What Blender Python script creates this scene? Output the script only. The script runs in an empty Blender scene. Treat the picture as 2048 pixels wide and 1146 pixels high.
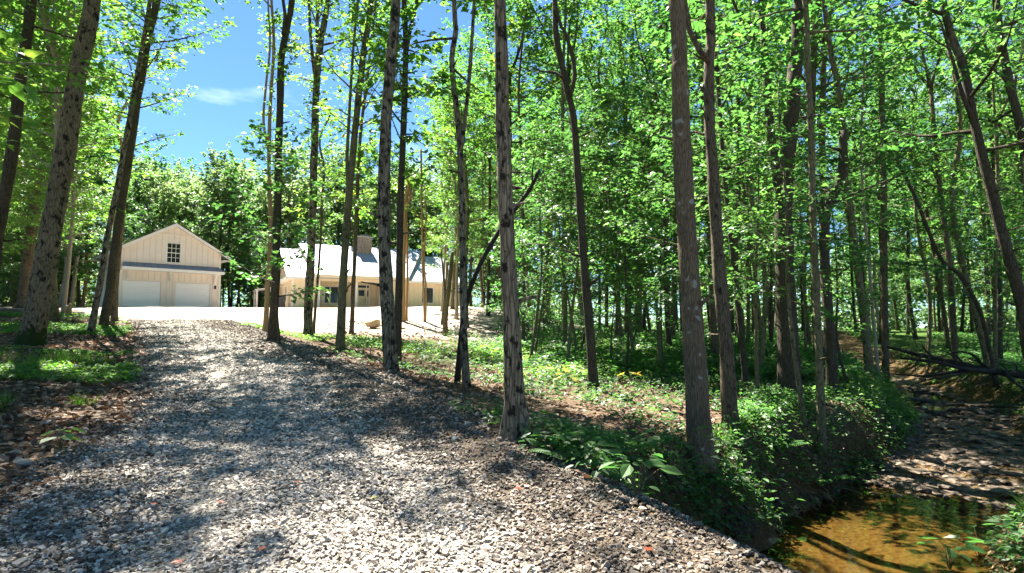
import bpy, bmesh, math, random
import numpy as np
from mathutils import Vector, Matrix

# ------------------------------------------------------------------ camera, sky, sun, exposure
scene = bpy.context.scene
F_PX, CX, CY, HORIZON = 1200.0, 1024.0, 573.0, 655.0
PITCH = math.atan((HORIZON - CY) / F_PX)
CAM = np.array([0.0, 0.0, 1.6])
cam_data = bpy.data.cameras.new('camera')
cam_data.sensor_width = 36.0
cam_data.lens = 36.0 * F_PX / 2048.0
cam_data.clip_end = 3000.0
cam = bpy.data.objects.new('camera', cam_data)
cam.location = CAM
cam.rotation_euler = (math.radians(90) + PITCH, 0, 0)
scene.collection.objects.link(cam)
scene.camera = cam

SUN_AZ, SUN_EL = math.radians(-30), math.radians(57)          # azimuth clockwise from +Y (the view direction)
world = bpy.data.worlds.new('World')
scene.world = world
world.use_nodes = True
wn, wl = world.node_tree.nodes, world.node_tree.links
wn.clear()
sky = wn.new('ShaderNodeTexSky')
sky.sky_type = 'NISHITA'
sky.sun_disc = False
sky.sun_elevation = SUN_EL
sky.sun_rotation = SUN_AZ
sky.air_density = 1.0
sky.dust_density = 0.1
sky.altitude = 1500
sky.ozone_density = 3.0
bg = wn.new('ShaderNodeBackground')
bg.inputs['Strength'].default_value = 0.09
wout = wn.new('ShaderNodeOutputWorld')
tc = wn.new('ShaderNodeTexCoord')
mp = wn.new('ShaderNodeMapping'); mp.inputs['Scale'].default_value = (1.0, 1.0, 3.5)
cn = wn.new('ShaderNodeTexNoise'); cn.inputs['Scale'].default_value = 3.2; cn.inputs['Detail'].default_value = 6; cn.inputs['Roughness'].default_value = 0.55
cr = wn.new('ShaderNodeValToRGB'); cr.color_ramp.elements[0].position = 0.58; cr.color_ramp.elements[1].position = 0.80
sep = wn.new('ShaderNodeSeparateXYZ')
el = wn.new('ShaderNodeMapRange'); el.inputs[1].default_value = 0.12; el.inputs[2].default_value = 0.48; el.inputs[3].default_value = 0.9; el.inputs[4].default_value = 0.12
mul = wn.new('ShaderNodeMath'); mul.operation = 'MULTIPLY'
tint = wn.new('ShaderNodeMixRGB'); tint.blend_type = 'MULTIPLY'; tint.inputs['Fac'].default_value = 1.0; tint.inputs['Color2'].default_value = (0.185, 0.25, 0.285, 1)
cm = wn.new('ShaderNodeMixRGB'); cm.inputs['Color2'].default_value = (3.4, 3.8, 4.2, 1)
wl.new(tc.outputs['Generated'], mp.inputs['Vector']); wl.new(mp.outputs['Vector'], cn.inputs['Vector'])
wl.new(cn.outputs['Fac'], cr.inputs['Fac']); wl.new(tc.outputs['Generated'], sep.inputs['Vector'])
wl.new(sep.outputs['Z'], el.inputs[0]); wl.new(cr.outputs['Color'], mul.inputs[0]); wl.new(el.outputs[0], mul.inputs[1])
wl.new(sky.outputs['Color'], tint.inputs['Color1'])
wl.new(tint.outputs['Color'], cm.inputs['Color1']); wl.new(mul.outputs[0], cm.inputs['Fac'])
wl.new(cm.outputs['Color'], bg.inputs['Color']); wl.new(bg.outputs[0], wout.inputs['Surface'])

sun_dir = Vector((math.sin(SUN_AZ) * math.cos(SUN_EL), math.cos(SUN_AZ) * math.cos(SUN_EL), math.sin(SUN_EL)))
sd = bpy.data.lights.new('sun', 'SUN'); sd.energy = 3.8; sd.angle = math.radians(0.6); sd.color = (1.0, 0.955, 0.87)
so = bpy.data.objects.new('sun', sd)
so.rotation_euler = sun_dir.to_track_quat('Z', 'Y').to_euler()
so.location = (-30, 50, 80)
scene.collection.objects.link(so)

scene.view_settings.view_transform = 'Standard'
scene.view_settings.look = 'None'
scene.view_settings.gamma = 1.0
scene.view_settings.use_curve_mapping = False
scene.view_settings.exposure = 3.15
cy = scene.cycles
cy.max_bounces = 10; cy.diffuse_bounces = 7; cy.glossy_bounces = 2; cy.transmission_bounces = 5; cy.transparent_max_bounces = 8
cy.caustics_reflective = False; cy.caustics_refractive = False
cy.use_adaptive_sampling = True; cy.adaptive_threshold = 0.015
cy.use_denoising = True
cy.sample_clamp_indirect = 6.0

# ------------------------------------------------------------------ small helpers
COL = scene.collection
RNG = np.random.default_rng(7)

def smooth(a, b, x):
    t = np.clip((np.asarray(x, float) - a) / (b - a), 0, 1)
    return t * t * (3 - 2 * t)

def make_mesh(name, V, F, mats=(), smooth_shade=False, attrs=None, midx=None):
    """V (n,3); F an (m,k) index array or a list of such arrays"""
    me = bpy.data.meshes.new(name)
    V = np.ascontiguousarray(V, dtype=np.float32)
    Fs = [np.asarray(f, dtype=np.int32) for f in (F if isinstance(F, list) else [F]) if len(f)]
    me.vertices.add(len(V)); me.vertices.foreach_set('co', V.ravel())
    loops = np.concatenate([f.ravel() for f in Fs])
    tot = np.concatenate([np.full(len(f), f.shape[1], np.int32) for f in Fs])
    start = np.concatenate([[0], np.cumsum(tot)[:-1]]).astype(np.int32)
    me.loops.add(len(loops)); me.loops.foreach_set('vertex_index', loops)
    me.polygons.add(len(tot)); me.polygons.foreach_set('loop_start', start)
    if midx is not None:
        me.polygons.foreach_set('material_index', np.asarray(midx, np.int32))
    me.polygons.foreach_set('use_smooth', np.full(len(tot), bool(smooth_shade)))
    for m in mats: me.materials.append(m)
    if attrs:
        for k, a in attrs.items():
            at = me.attributes.new(k, 'FLOAT', 'POINT'); at.data.foreach_set('value', np.ascontiguousarray(a, np.float32))
    me.update(calc_edges=True)
    me.validate()
    return me

def add_obj(name, data, parent=None, loc=(0, 0, 0), rot=(0, 0, 0), scale=None):
    o = bpy.data.objects.new(name, data)
    COL.objects.link(o)
    o.location = loc; o.rotation_euler = rot
    if scale is not None: o.scale = scale if hasattr(scale, '__len__') else (scale,) * 3
    if parent is not None: o.parent = parent
    return o

def tag(o, label=None, cat=None, group=None, kind=None):
    if label: o['label'] = label
    if cat: o['category'] = cat
    if group: o['group'] = group
    if kind: o['kind'] = kind
    return o

def thing(name, label, cat, loc=(0, 0, 0), rz=0.0, group=None):
    return tag(add_obj(name, None, None, loc, (0, 0, rz)), label, cat, group)

def copy_tree(o, parent=None):
    c = o.copy(); COL.objects.link(c)
    if parent is not None: c.parent = parent
    for ch in list(o.children): copy_tree(ch, c)
    return c

class MB:
    """collects boxes and polygons, builds one mesh object"""
    def __init__(s): s.V = []; s.F4 = []; s.F3 = []; s.n = 0
    def add(s, V, F):
        V = np.asarray(V, float); F = np.asarray(F, int)
        (s.F4 if F.shape[1] == 4 else s.F3).append(F + s.n); s.V.append(V); s.n += len(V); return s
    def box(s, x0, x1, y0, y1, z0, z1):
        V = [(x, y, z) for z in (z0, z1) for y in (y0, y1) for x in (x0, x1)]
        F = [(0, 2, 3, 1), (4, 5, 7, 6), (0, 1, 5, 4), (2, 6, 7, 3), (0, 4, 6, 2), (1, 3, 7, 5)]
        return s.add(V, F)
    def prism(s, poly, axis, a0, a1):
        """poly: list of 2D points, extruded along axis ('x','y','z')"""
        n = len(poly); V = []
        for a in (a0, a1):
            for p in poly:
                V.append({'x': (a, p[0], p[1]), 'y': (p[0], a, p[1]), 'z': (p[0], p[1], a)}[axis])
        s.add(V, [(i, (i + 1) % n, n + (i + 1) % n, n + i) for i in range(n)])
        T = [(0, i + 1, i) for i in range(1, n - 1)] + [(n, n + i, n + i + 1) for i in range(1, n - 1)]
        return s.add(V, T)
    def hexa(s, P):
        """8 corner points ordered like box"""
        return s.add(P, [(0, 2, 3, 1), (4, 5, 7, 6), (0, 1, 5, 4), (2, 6, 7, 3), (0, 4, 6, 2), (1, 3, 7, 5)])
    def tube(s, pts, rad, sides=8):
        V, F, T = tube(pts, rad, sides); s.add(V, F); 
        if len(T): s.F3.append(np.asarray(T) + s.n - len(V))
        return s
    def mesh(s, name, mat, bevel=0.0, smooth_shade=False):
        F = []
        if s.F4: F.append(np.concatenate(s.F4))
        if s.F3: F.append(np.concatenate(s.F3))
        me = make_mesh(name, np.concatenate(s.V), F, [mat] if mat else [], smooth_shade)
        bm = bmesh.new(); bm.from_mesh(me)
        bmesh.ops.recalc_face_normals(bm, faces=bm.faces)
        if bevel > 0:
            bmesh.ops.bevel(bm, geom=list(bm.edges), offset=bevel, segments=1, affect='EDGES')
        bm.to_mesh(me); bm.free()
        return me
    def build(s, name, mat, parent=None, bevel=0.0, smooth_shade=False, **k):
        return add_obj(name, s.mesh(name, mat, bevel, smooth_shade), parent, **k)

def tube(pts, rad, sides=8, cap=True):
    P = np.asarray(pts, float); n = len(P); R = np.broadcast_to(np.asarray(rad, float), (n,))
    T = np.gradient(P, axis=0); T /= np.linalg.norm(T, axis=1)[:, None] + 1e-9
    ref = np.array([1.0, 0.13, 0.0]) if abs(T[0, 2]) > 0.6 else np.array([0.07, 0.05, 1.0])
    A = np.cross(T, ref); A /= np.linalg.norm(A, axis=1)[:, None] + 1e-9
    B = np.cross(T, A)
    an = np.linspace(0, 2 * np.pi, sides, endpoint=False)
    V = P[:, None, :] + R[:, None, None] * (np.cos(an)[None, :, None] * A[:, None, :] + np.sin(an)[None, :, None] * B[:, None, :])
    V = V.reshape(-1, 3)
    i = np.arange(n - 1)[:, None] * sides; j = np.arange(sides)[None, :]; j2 = (j + 1) % sides
    F = np.stack([i + j, i + j2, i + sides + j2, i + sides + j], -1).reshape(-1, 4)
    Tt = []
    if cap:
        for k in range(1, sides - 1):
            Tt.append((0, k + 1, k)); o = (n - 1) * sides; Tt.append((o, o + k, o + k + 1))
    return V, F, Tt

def catmull(P, n):
    P = np.asarray(P, float)
    if len(P) == 2: return P[0] + (P[1] - P[0]) * np.linspace(0, 1, n)[:, None]
    Q = np.vstack([2 * P[0] - P[1], P, 2 * P[-1] - P[-2]])
    seg = np.linalg.norm(np.diff(P, axis=0), axis=1); cum = np.concatenate([[0], np.cumsum(seg)]); cum /= cum[-1]
    out = []
    for t in np.linspace(0, 1, n):
        k = min(np.searchsorted(cum, t, side='right') - 1, len(P) - 2)
        u = (t - cum[k]) / (cum[k + 1] - cum[k] + 1e-9)
        p0, p1, p2, p3 = Q[k], Q[k + 1], Q[k + 2], Q[k + 3]
        out.append(0.5 * (2 * p1 + (p2 - p0) * u + (2 * p0 - 5 * p1 + 4 * p2 - p3) * u * u + (3 * p1 - p0 - 3 * p2 + p3) * u ** 3))
    return np.array(out)

def sines(x, y, seed, n=5, f0=0.15, f1=1.5):
    r = np.random.default_rng(seed); o = 0
    for k in range(n):
        f = f0 * (f1 / f0) ** (k / max(n - 1, 1)); a = r.uniform(0, 6.28); ph = r.uniform(0, 6.28)
        o = o + np.sin(6.2832 * f * (x * math.cos(a) + y * math.sin(a)) + ph) / (1 + k)
    return o / 2.0

# ------------------------------------------------------------------ materials
def mat_new(name):
    m = bpy.data.materials.new(name); m.use_nodes = True
    nt = m.node_tree; nt.nodes.clear()
    out = nt.nodes.new('ShaderNodeOutputMaterial')
    return m, nt.nodes, nt.links, out

def N(nodes, t, **kw):
    n = nodes.new(t)
    for k, v in kw.items():
        if k in n.inputs: n.inputs[k].default_value = v
        else: setattr(n, k, v)
    return n

def ramp(nodes, stops):
    r = nodes.new('ShaderNodeValToRGB'); e = r.color_ramp.elements
    while len(e) < len(stops): e.new(0.5)
    for k, (p, c) in enumerate(stops): e[k].position = p; e[k].color = (*c, 1) if len(c) == 3 else c
    return r

def principled(nodes, rough=0.8, spec=0.3):
    b = nodes.new('ShaderNodeBsdfPrincipled'); b.inputs['Roughness'].default_value = rough
    b.inputs['Specular IOR Level'].default_value = spec
    return b

def plain(name, color, rough=0.6, spec=0.35, var=0.06, scale=6.0, bump=0.0, metal=0.0):
    m, n, l, out = mat_new(name)
    b = principled(n, rough, spec); b.inputs['Metallic'].default_value = metal
    t = N(n, 'ShaderNodeTexCoord'); no = N(n, 'ShaderNodeTexNoise', Scale=scale, Detail=5.0, Roughness=0.6)
    l.new(t.outputs['Object'], no.inputs['Vector'])
    c = np.array(color)
    r = ramp(n, [(0.3, tuple(c * (1 - var * 2))), (0.7, tuple(np.clip(c * (1 + var), 0, 1)))])
    l.new(no.outputs['Fac'], r.inputs['Fac']); l.new(r.outputs['Color'], b.inputs['Base Color'])
    if bump > 0:
        bp = N(n, 'ShaderNodeBump', Strength=bump, Distance=0.02); l.new(no.outputs['Fac'], bp.inputs['Height']); l.new(bp.outputs[0], b.inputs['Normal'])
    l.new(b.outputs[0], out.inputs['Surface'])
    return m

def leaf_mat(name, stops, trans, tw=0.5, rough=0.45, spec=0.35):
    """stops: colours along the per-leaf tint attribute; trans: multiplier for transmitted colour"""
    m, n, l, out = mat_new(name)
    at = N(n, 'ShaderNodeAttribute', attribute_name='tint')
    oi = N(n, 'ShaderNodeObjectInfo')
    ad = N(n, 'ShaderNodeMath', operation='MULTIPLY_ADD'); ad.inputs[1].default_value = 0.30
    mn = N(n, 'ShaderNodeMath', operation='ADD'); mn.inputs[1].default_value = -0.15
    l.new(oi.outputs['Random'], ad.inputs[0]); l.new(at.outputs['Fac'], ad.inputs[2]); l.new(ad.outputs[0], mn.inputs[0])
    r = ramp(n, stops); l.new(mn.outputs[0], r.inputs['Fac'])
    b = principled(n, rough, spec); l.new(r.outputs['Color'], b.inputs['Base Color'])
    mx = N(n, 'ShaderNodeMixRGB', blend_type='MULTIPLY'); mx.inputs['Fac'].default_value = 1.0; mx.inputs['Color2'].default_value = (*trans, 1)
    l.new(r.outputs['Color'], mx.inputs['Color1'])
    tr = N(n, 'ShaderNodeBsdfTranslucent'); l.new(mx.outputs['Color'], tr.inputs['Color'])
    ms = N(n, 'ShaderNodeMixShader'); ms.inputs['Fac'].default_value = tw
    l.new(b.outputs[0], ms.inputs[1]); l.new(tr.outputs[0], ms.inputs[2]); l.new(ms.outputs[0], out.inputs['Surface'])
    return m

def bark_mat(name, light, dark, patch=None, patch_lo=0.56, patch_scale=3.0, ridge=14.0, ridge_amt=0.6, lichen=False, moss=0.0, stretch=0.18, bump=0.9):
    m, n, l, out = mat_new(name)
    t = N(n, 'ShaderNodeTexCoord')
    mp = N(n, 'ShaderNodeMapping', Scale=(1, 1, stretch)); l.new(t.outputs['Object'], mp.inputs['Vector'])
    wob = N(n, 'ShaderNodeTexNoise', Scale=3.0, Detail=3.0); l.new(mp.outputs[0], wob.inputs['Vector'])
    vm = N(n, 'ShaderNodeVectorMath', operation='MULTIPLY_ADD'); vm.inputs[1].default_value = (0.12,) * 3
    l.new(wob.outputs['Color'], vm.inputs[0]); l.new(mp.outputs[0], vm.inputs[2])
    vo = N(n, 'ShaderNodeTexVoronoi', feature='DISTANCE_TO_EDGE', Scale=ridge * 1.9); l.new(vm.outputs[0], vo.inputs['Vector'])
    fi = N(n, 'ShaderNodeTexNoise', Scale=ridge * 2.6, Detail=9.0, Roughness=0.72, Distortion=0.3); l.new(vm.outputs[0], fi.inputs['Vector'])
    lg = N(n, 'ShaderNodeTexNoise', Scale=2.2, Detail=4.0, Roughness=0.6); l.new(t.outputs['Object'], lg.inputs['Vector'])
    rr = ramp(n, [(0.0, (0.1, 0.1, 0.1)), (0.16, (1, 1, 1))]); l.new(vo.outputs['Distance'], rr.inputs['Fac'])
    h0_ = N(n, 'ShaderNodeMixRGB', blend_type='MULTIPLY'); h0_.inputs['Fac'].default_value = ridge_amt * 0.75
    l.new(fi.outputs['Fac'], h0_.inputs['Color1']); l.new(rr.outputs['Color'], h0_.inputs['Color2'])
    h = N(n, 'ShaderNodeMixRGB', blend_type='OVERLAY'); h.inputs['Fac'].default_value = 0.55
    l.new(h0_.outputs['Color'], h.inputs['Color1']); l.new(lg.outputs['Fac'], h.inputs['Color2'])
    cr = ramp(n, [(0.14, dark), (0.66, light)]); l.new(h.outputs['Color'], cr.inputs['Fac'])
    col = cr.outputs['Color']
    if patch is not None:
        pn = N(n, 'ShaderNodeTexNoise', Scale=patch_scale, Detail=7.0, Roughness=0.62)
        mp2 = N(n, 'ShaderNodeMapping', Scale=(1, 1, 0.6)); l.new(t.outputs['Object'], mp2.inputs['Vector']); l.new(mp2.outputs[0], pn.inputs['Vector'])
        pr = ramp(n, [(patch_lo, (0, 0, 0)), (patch_lo + 0.07, (1, 1, 1))]); l.new(pn.outputs['Fac'], pr.inputs['Fac'])
        mx = N(n, 'ShaderNodeMixRGB'); mx.inputs['Color2'].default_value = (*patch, 1)
        l.new(pr.outputs['Color'], mx.inputs['Fac']); l.new(col, mx.inputs['Color1']); col = mx.outputs['Color']
    if lichen:
        lw = N(n, 'ShaderNodeTexNoise', Scale=9.0, Detail=4.0); l.new(t.outputs['Object'], lw.inputs['Vector'])
        lm_ = N(n, 'ShaderNodeVectorMath', operation='MULTIPLY_ADD'); lm_.inputs[1].default_value = (0.16,) * 3; l.new(lw.outputs['Color'], lm_.inputs[0]); l.new(t.outputs['Object'], lm_.inputs[2])
        lv = N(n, 'ShaderNodeTexVoronoi', Scale=6.5, Randomness=1.0); l.new(lm_.outputs[0], lv.inputs['Vector'])
        ls = N(n, 'ShaderNodeSeparateXYZ'); l.new(lv.outputs['Color'], ls.inputs[0])
        la = N(n, 'ShaderNodeMath', operation='MULTIPLY_ADD'); la.inputs[1].default_value = 0.45; l.new(ls.outputs[0], la.inputs[0]); l.new(lv.outputs['Distance'], la.inputs[2])
        lr = ramp(n, [(0.30, (0.8, 0.8, 0.8)), (0.36, (0, 0, 0))]); l.new(la.outputs[0], lr.inputs['Fac'])
        mx = N(n, 'ShaderNodeMixRGB'); mx.inputs['Color2'].default_value = (0.36, 0.355, 0.30, 1)
        l.new(lr.outputs['Color'], mx.inputs['Fac']); l.new(col, mx.inputs['Color1']); col = mx.outputs['Color']
    if moss > 0:
        sx = N(n, 'ShaderNodeSeparateXYZ'); l.new(t.outputs['Object'], sx.inputs[0])
        mo = N(n, 'ShaderNodeTexNoise', Scale=7.0, Detail=5.0); l.new(t.outputs['Object'], mo.inputs['Vector'])
        ma = N(n, 'ShaderNodeMath', operation='MULTIPLY_ADD'); ma.inputs[1].default_value = -1.2; l.new(mo.outputs['Fac'], ma.inputs[0]); l.new(sx.outputs['Z'], ma.inputs[2])
        mr = N(n, 'ShaderNodeMapRange'); mr.inputs[1].default_value = -0.7 + moss; mr.inputs[2].default_value = -0.45 + moss; mr.inputs[3].default_value = 1; mr.inputs[4].default_value = 0
        l.new(ma.outputs[0], mr.inputs[0])
        mx = N(n, 'ShaderNodeMixRGB'); mx.inputs['Color2'].default_value = (0.022, 0.040, 0.009, 1)
        l.new(mr.outputs[0], mx.inputs['Fac']); l.new(col, mx.inputs['Color1']); col = mx.outputs['Color']
    b = principled(n, 0.9, 0.15); l.new(col, b.inputs['Base Color'])
    bp = N(n, 'ShaderNodeBump', Strength=bump, Distance=0.03); l.new(h.outputs['Color'], bp.inputs['Height']); l.new(bp.outputs[0], b.inputs['Normal'])
    l.new(b.outputs[0], out.inputs['Surface'])
    return m

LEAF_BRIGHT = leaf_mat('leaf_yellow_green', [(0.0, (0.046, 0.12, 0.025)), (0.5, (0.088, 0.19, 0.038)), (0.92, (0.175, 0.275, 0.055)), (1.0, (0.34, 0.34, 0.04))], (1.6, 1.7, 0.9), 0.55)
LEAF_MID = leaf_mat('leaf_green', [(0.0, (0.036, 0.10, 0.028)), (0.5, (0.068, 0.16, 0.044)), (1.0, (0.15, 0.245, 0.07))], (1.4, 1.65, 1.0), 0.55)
LEAF_DEEP = leaf_mat('leaf_deep_green', [(0.0, (0.036, 0.09, 0.032)), (0.6, (0.07, 0.145, 0.048)), (1.0, (0.14, 0.215, 0.07))], (1.5, 1.7, 1.0), 0.5)
LEAF_FAR = leaf_mat('leaf_far_green', [(0.0, (0.07, 0.14, 0.05)), (0.5, (0.14, 0.22, 0.085)), (1.0, (0.29, 0.35, 0.19))], (1.4, 1.5, 1.0), 0.52, 0.4, 0.4)  # far leaves lightened: overexposed sunlight is put into their colour
LEAF_YELLOW = leaf_mat('leaf_turning_yellow', [(0.0, (0.14, 0.20, 0.03)), (0.5, (0.26, 0.24, 0.05)), (1.0, (0.28, 0.15, 0.05))], (1.4, 1.3, 0.7), 0.45)
LITTER = leaf_mat('dead_leaf', [(0.0, (0.07, 0.04, 0.024)), (0.45, (0.19, 0.12, 0.075)), (0.8, (0.34, 0.24, 0.17)), (1.0, (0.50, 0.41, 0.34))], (0.8, 0.6, 0.4), 0.15, 0.7, 0.25)
GRASS = leaf_mat('grass_blade', [(0.0, (0.035, 0.10, 0.012)), (0.6, (0.08, 0.20, 0.02)), (1.0, (0.20, 0.30, 0.05))], (1.3, 1.5, 0.7), 0.4)

BARK_MOTTLE = bark_mat('bark_mottled_grey', (0.291, 0.250, 0.175), (0.060, 0.048, 0.033), (0.022, 0.019, 0.015), 0.50, 10.0, 12.0, 0.9, stretch=0.14, bump=1.0)
BARK_RIDGE = bark_mat('bark_ridged_brown', (0.261, 0.195, 0.119), (0.055, 0.040, 0.026), None, ridge=26.0, ridge_amt=0.8, lichen=True, stretch=0.10)
BARK_BROWN = bark_mat('bark_brown', (0.221, 0.170, 0.106), (0.046, 0.034, 0.022), (0.030, 0.026, 0.019), 0.57, 9.0, 22.0, 0.9, stretch=0.11, bump=1.0)
BARK_BACKLIT = bark_mat('bark_backlit_dark', (0.105, 0.086, 0.057), (0.022, 0.018, 0.013), (0.161, 0.140, 0.092), 0.62, 2.0, 16.0, 0.7, stretch=0.15)  # dark tone puts the shade of backlit trunks into the bark colour
BARK_OLIVE = bark_mat('bark_olive', (0.231, 0.205, 0.111), (0.055, 0.048, 0.026), (0.030, 0.028, 0.019), 0.57, 9.0, 15.0, 0.75, stretch=0.2)
BARK_PALE = bark_mat('bark_pale', (0.362, 0.310, 0.230), (0.161, 0.130, 0.092), (0.100, 0.085, 0.065), 0.66, 2.6, 12.0, 0.4, stretch=0.2)
BARK_TAN = bark_mat('bark_sunlit_tan', (0.402, 0.270, 0.138), (0.201, 0.125, 0.060), (0.121, 0.080, 0.046), 0.66, 2.6, 18.0, 0.45, stretch=0.12)  # warm light tone paints sunlight onto the trunks by yard and garage
BARK_BIG = bark_mat('bark_mottled_mossy', (0.251, 0.200, 0.129), (0.055, 0.045, 0.029), (0.022, 0.020, 0.014), 0.53, 8.0, 14.0, 0.8, moss=0.42, stretch=0.16)
BARK_FLARE = bark_mat('bark_shaggy', (0.331, 0.270, 0.179), (0.065, 0.050, 0.033), (0.025, 0.020, 0.014), 0.52, 11.0, 13.0, 0.95, stretch=0.10, bump=1.0)
DEADWOOD = bark_mat('dead_wood', (0.171, 0.150, 0.116), (0.046, 0.038, 0.027), None, ridge=18.0, ridge_amt=0.6, stretch=0.6)
DEADBLACK = bark_mat('dead_wood_dark', (0.055, 0.048, 0.04), (0.014, 0.012, 0.01), None, ridge=18.0, ridge_amt=0.6, stretch=0.6)

# ------------------------------------------------------------------ terrain
_ty = np.linspace(-40, 60, 1001)
_k = np.ones(31) / 31
def _sm(y, x):
    v = np.interp(_ty, y, x); p = np.pad(v, 15, mode='edge'); return np.convolve(p, _k, 'valid')
_xr = _sm([-40, -8, 0, 3.4, 5.9, 10, 20, 26, 36, 44, 60], [14, 5.6, 2.9, 1.35, 0.15, -1.9, -8.3, -12.3, -19, -24.2, -25])
_xl = _sm([-40, -8, 0, 4.5, 7.7, 9.4, 22, 36, 44, 60], [7, -1.6, -2.9, -3.75, -4.75, -5.7, -13.7, -23.5, -31, -34])
def drive_r(y): return np.interp(y, _ty, _xr)
def drive_l(y): return np.interp(y, _ty, _xl)

CREEK = catmull([(0.8, 2.6), (2.0, 4.6), (3.8, 6.9), (6.05, 9.2), (8.8, 11.9), (11.3, 15.2), (13.6, 19.5), (16.0, 26), (20.5, 38), (27, 52), (40, 75)], 160)
_cs = np.concatenate([[0], np.cumsum(np.linalg.norm(np.diff(CREEK, axis=0), axis=1))])
BED = np.interp(CREEK[:, 1], [0, 9.6, 11.5, 17, 19, 22, 25, 60, 90], [-1.30, -1.27, -0.98, -0.78, -0.84, -0.82, -0.64, -0.5, -0.3])
HALF = np.interp(CREEK[:, 1], [0, 6, 9, 13, 20, 40], [1.0, 1.1, 1.0, 0.95, 1.1, 1.0])
def creek_info(x, y):
    x = np.asarray(x, float); y = np.asarray(y, float); sh = np.broadcast(x, y).shape
    xf = np.broadcast_to(x, sh).ravel(); yf = np.broadcast_to(y, sh).ravel()
    d = np.full(xf.shape, 1e9); idx = np.zeros(xf.shape, int)
    for k in range(len(CREEK)):
        dd = np.hypot(xf - CREEK[k, 0], yf - CREEK[k, 1]); m = dd < d; d[m] = dd[m]; idx[m] = k
    return d.reshape(sh), idx.reshape(sh)

def ground_h(x, y):
    x = np.asarray(x, float); y = np.asarray(y, float)
    yy = np.clip(y, -14, 400)
    base = 0.0705 * yy; cap = 3.32
    base = -np.logaddexp(-base * 5, -cap * 5) / 5
    d = (x - drive_r(np.clip(y, -40, 60))) * 0.86
    w = smooth(26, 44, y) * (1 - smooth(-4, 9, x)) * (1 - smooth(66, 90, y))
    drop = (0.42 * smooth(0.1, 2.2, d) + 0.05 * np.clip(d - 1, 0, 34)) * (1 - w)
    dl = (drive_l(np.clip(y, -40, 60)) - x) * 0.86
    rise = 0.045 * np.clip(dl - 0.8, 0, 22) * (1 - 0.6 * smooth(34, 48, y)) - 0.06 * np.exp(-((dl - 0.6) / 0.5) ** 2)
    off = smooth(0.2, 2.5, np.maximum(d, dl))
    n = sines(x, y, 3, 5, 0.05, 0.55) * 0.09 * off + sines(x, y, 9, 4, 0.5, 1.7) * 0.025 * off
    h = base - drop + rise + n
    cd, ci = creek_info(x, y)
    edge = sines(x, y, 21, 4, 0.2, 1.0) * 0.28
    wc = 1 - smooth(0, 1.0, cd + edge - HALF[ci])
    wc = wc * smooth(0.15, 1.3, d) * (1 - smooth(26, 36, y))
    bed = BED[ci] + sines(x, y, 33, 4, 0.5, 2.0) * 0.05
    return h * (1 - wc) + np.minimum(bed, h) * wc

_f = np.array([0, math.cos(PITCH), math.sin(PITCH)]); _u = np.array([0, -math.sin(PITCH), math.cos(PITCH)]); _r = np.array([1.0, 0, 0])
def ray(px, py):
    return _f + (px - CX) / F_PX * _r + (CY - py) / F_PX * _u
def at_depth(px, py, Y):
    d = ray(px, py); return CAM + d * (Y / d[1])
_marcht = np.concatenate([np.linspace(2.4, 30, 900), np.linspace(30.05, 120, 900)])
def on_ground(px, py):
    d = ray(px, py); P = CAM + d[None, :] * _marcht[:, None]
    g = ground_h(P[:, 0], P[:, 1]); below = np.nonzero(P[:, 2] <= g)[0]
    k = below[0] if len(below) else len(P) - 1
    p = P[k].copy(); p[2] = ground_h(p[0], p[1]); return p
def project(P):
    v = np.asarray(P) - CAM; z = v @ _f
    return CX + F_PX * (v @ _r) / z, CY - F_PX * (v @ _u) / z

# ground sheet
def graded(lo, hi, a, b, fine, far, g=1.09):
    c = list(np.arange(a, b, fine)); s = fine; x = c[-1]
    while x < hi: s = min(s * g, far); x += s; c.append(x)
    s = fine; x = a
    while x > lo: s = min(s * g, far); x -= s; c.insert(0, x)
    return np.array(c)
gx = graded(-700, 700, -6, 11, 0.13, 60); gy = graded(-120, 1400, 2.0, 15, 0.13, 60)
X, Y = np.meshgrid(gx, gy)
Z = ground_h(X, Y)
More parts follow.
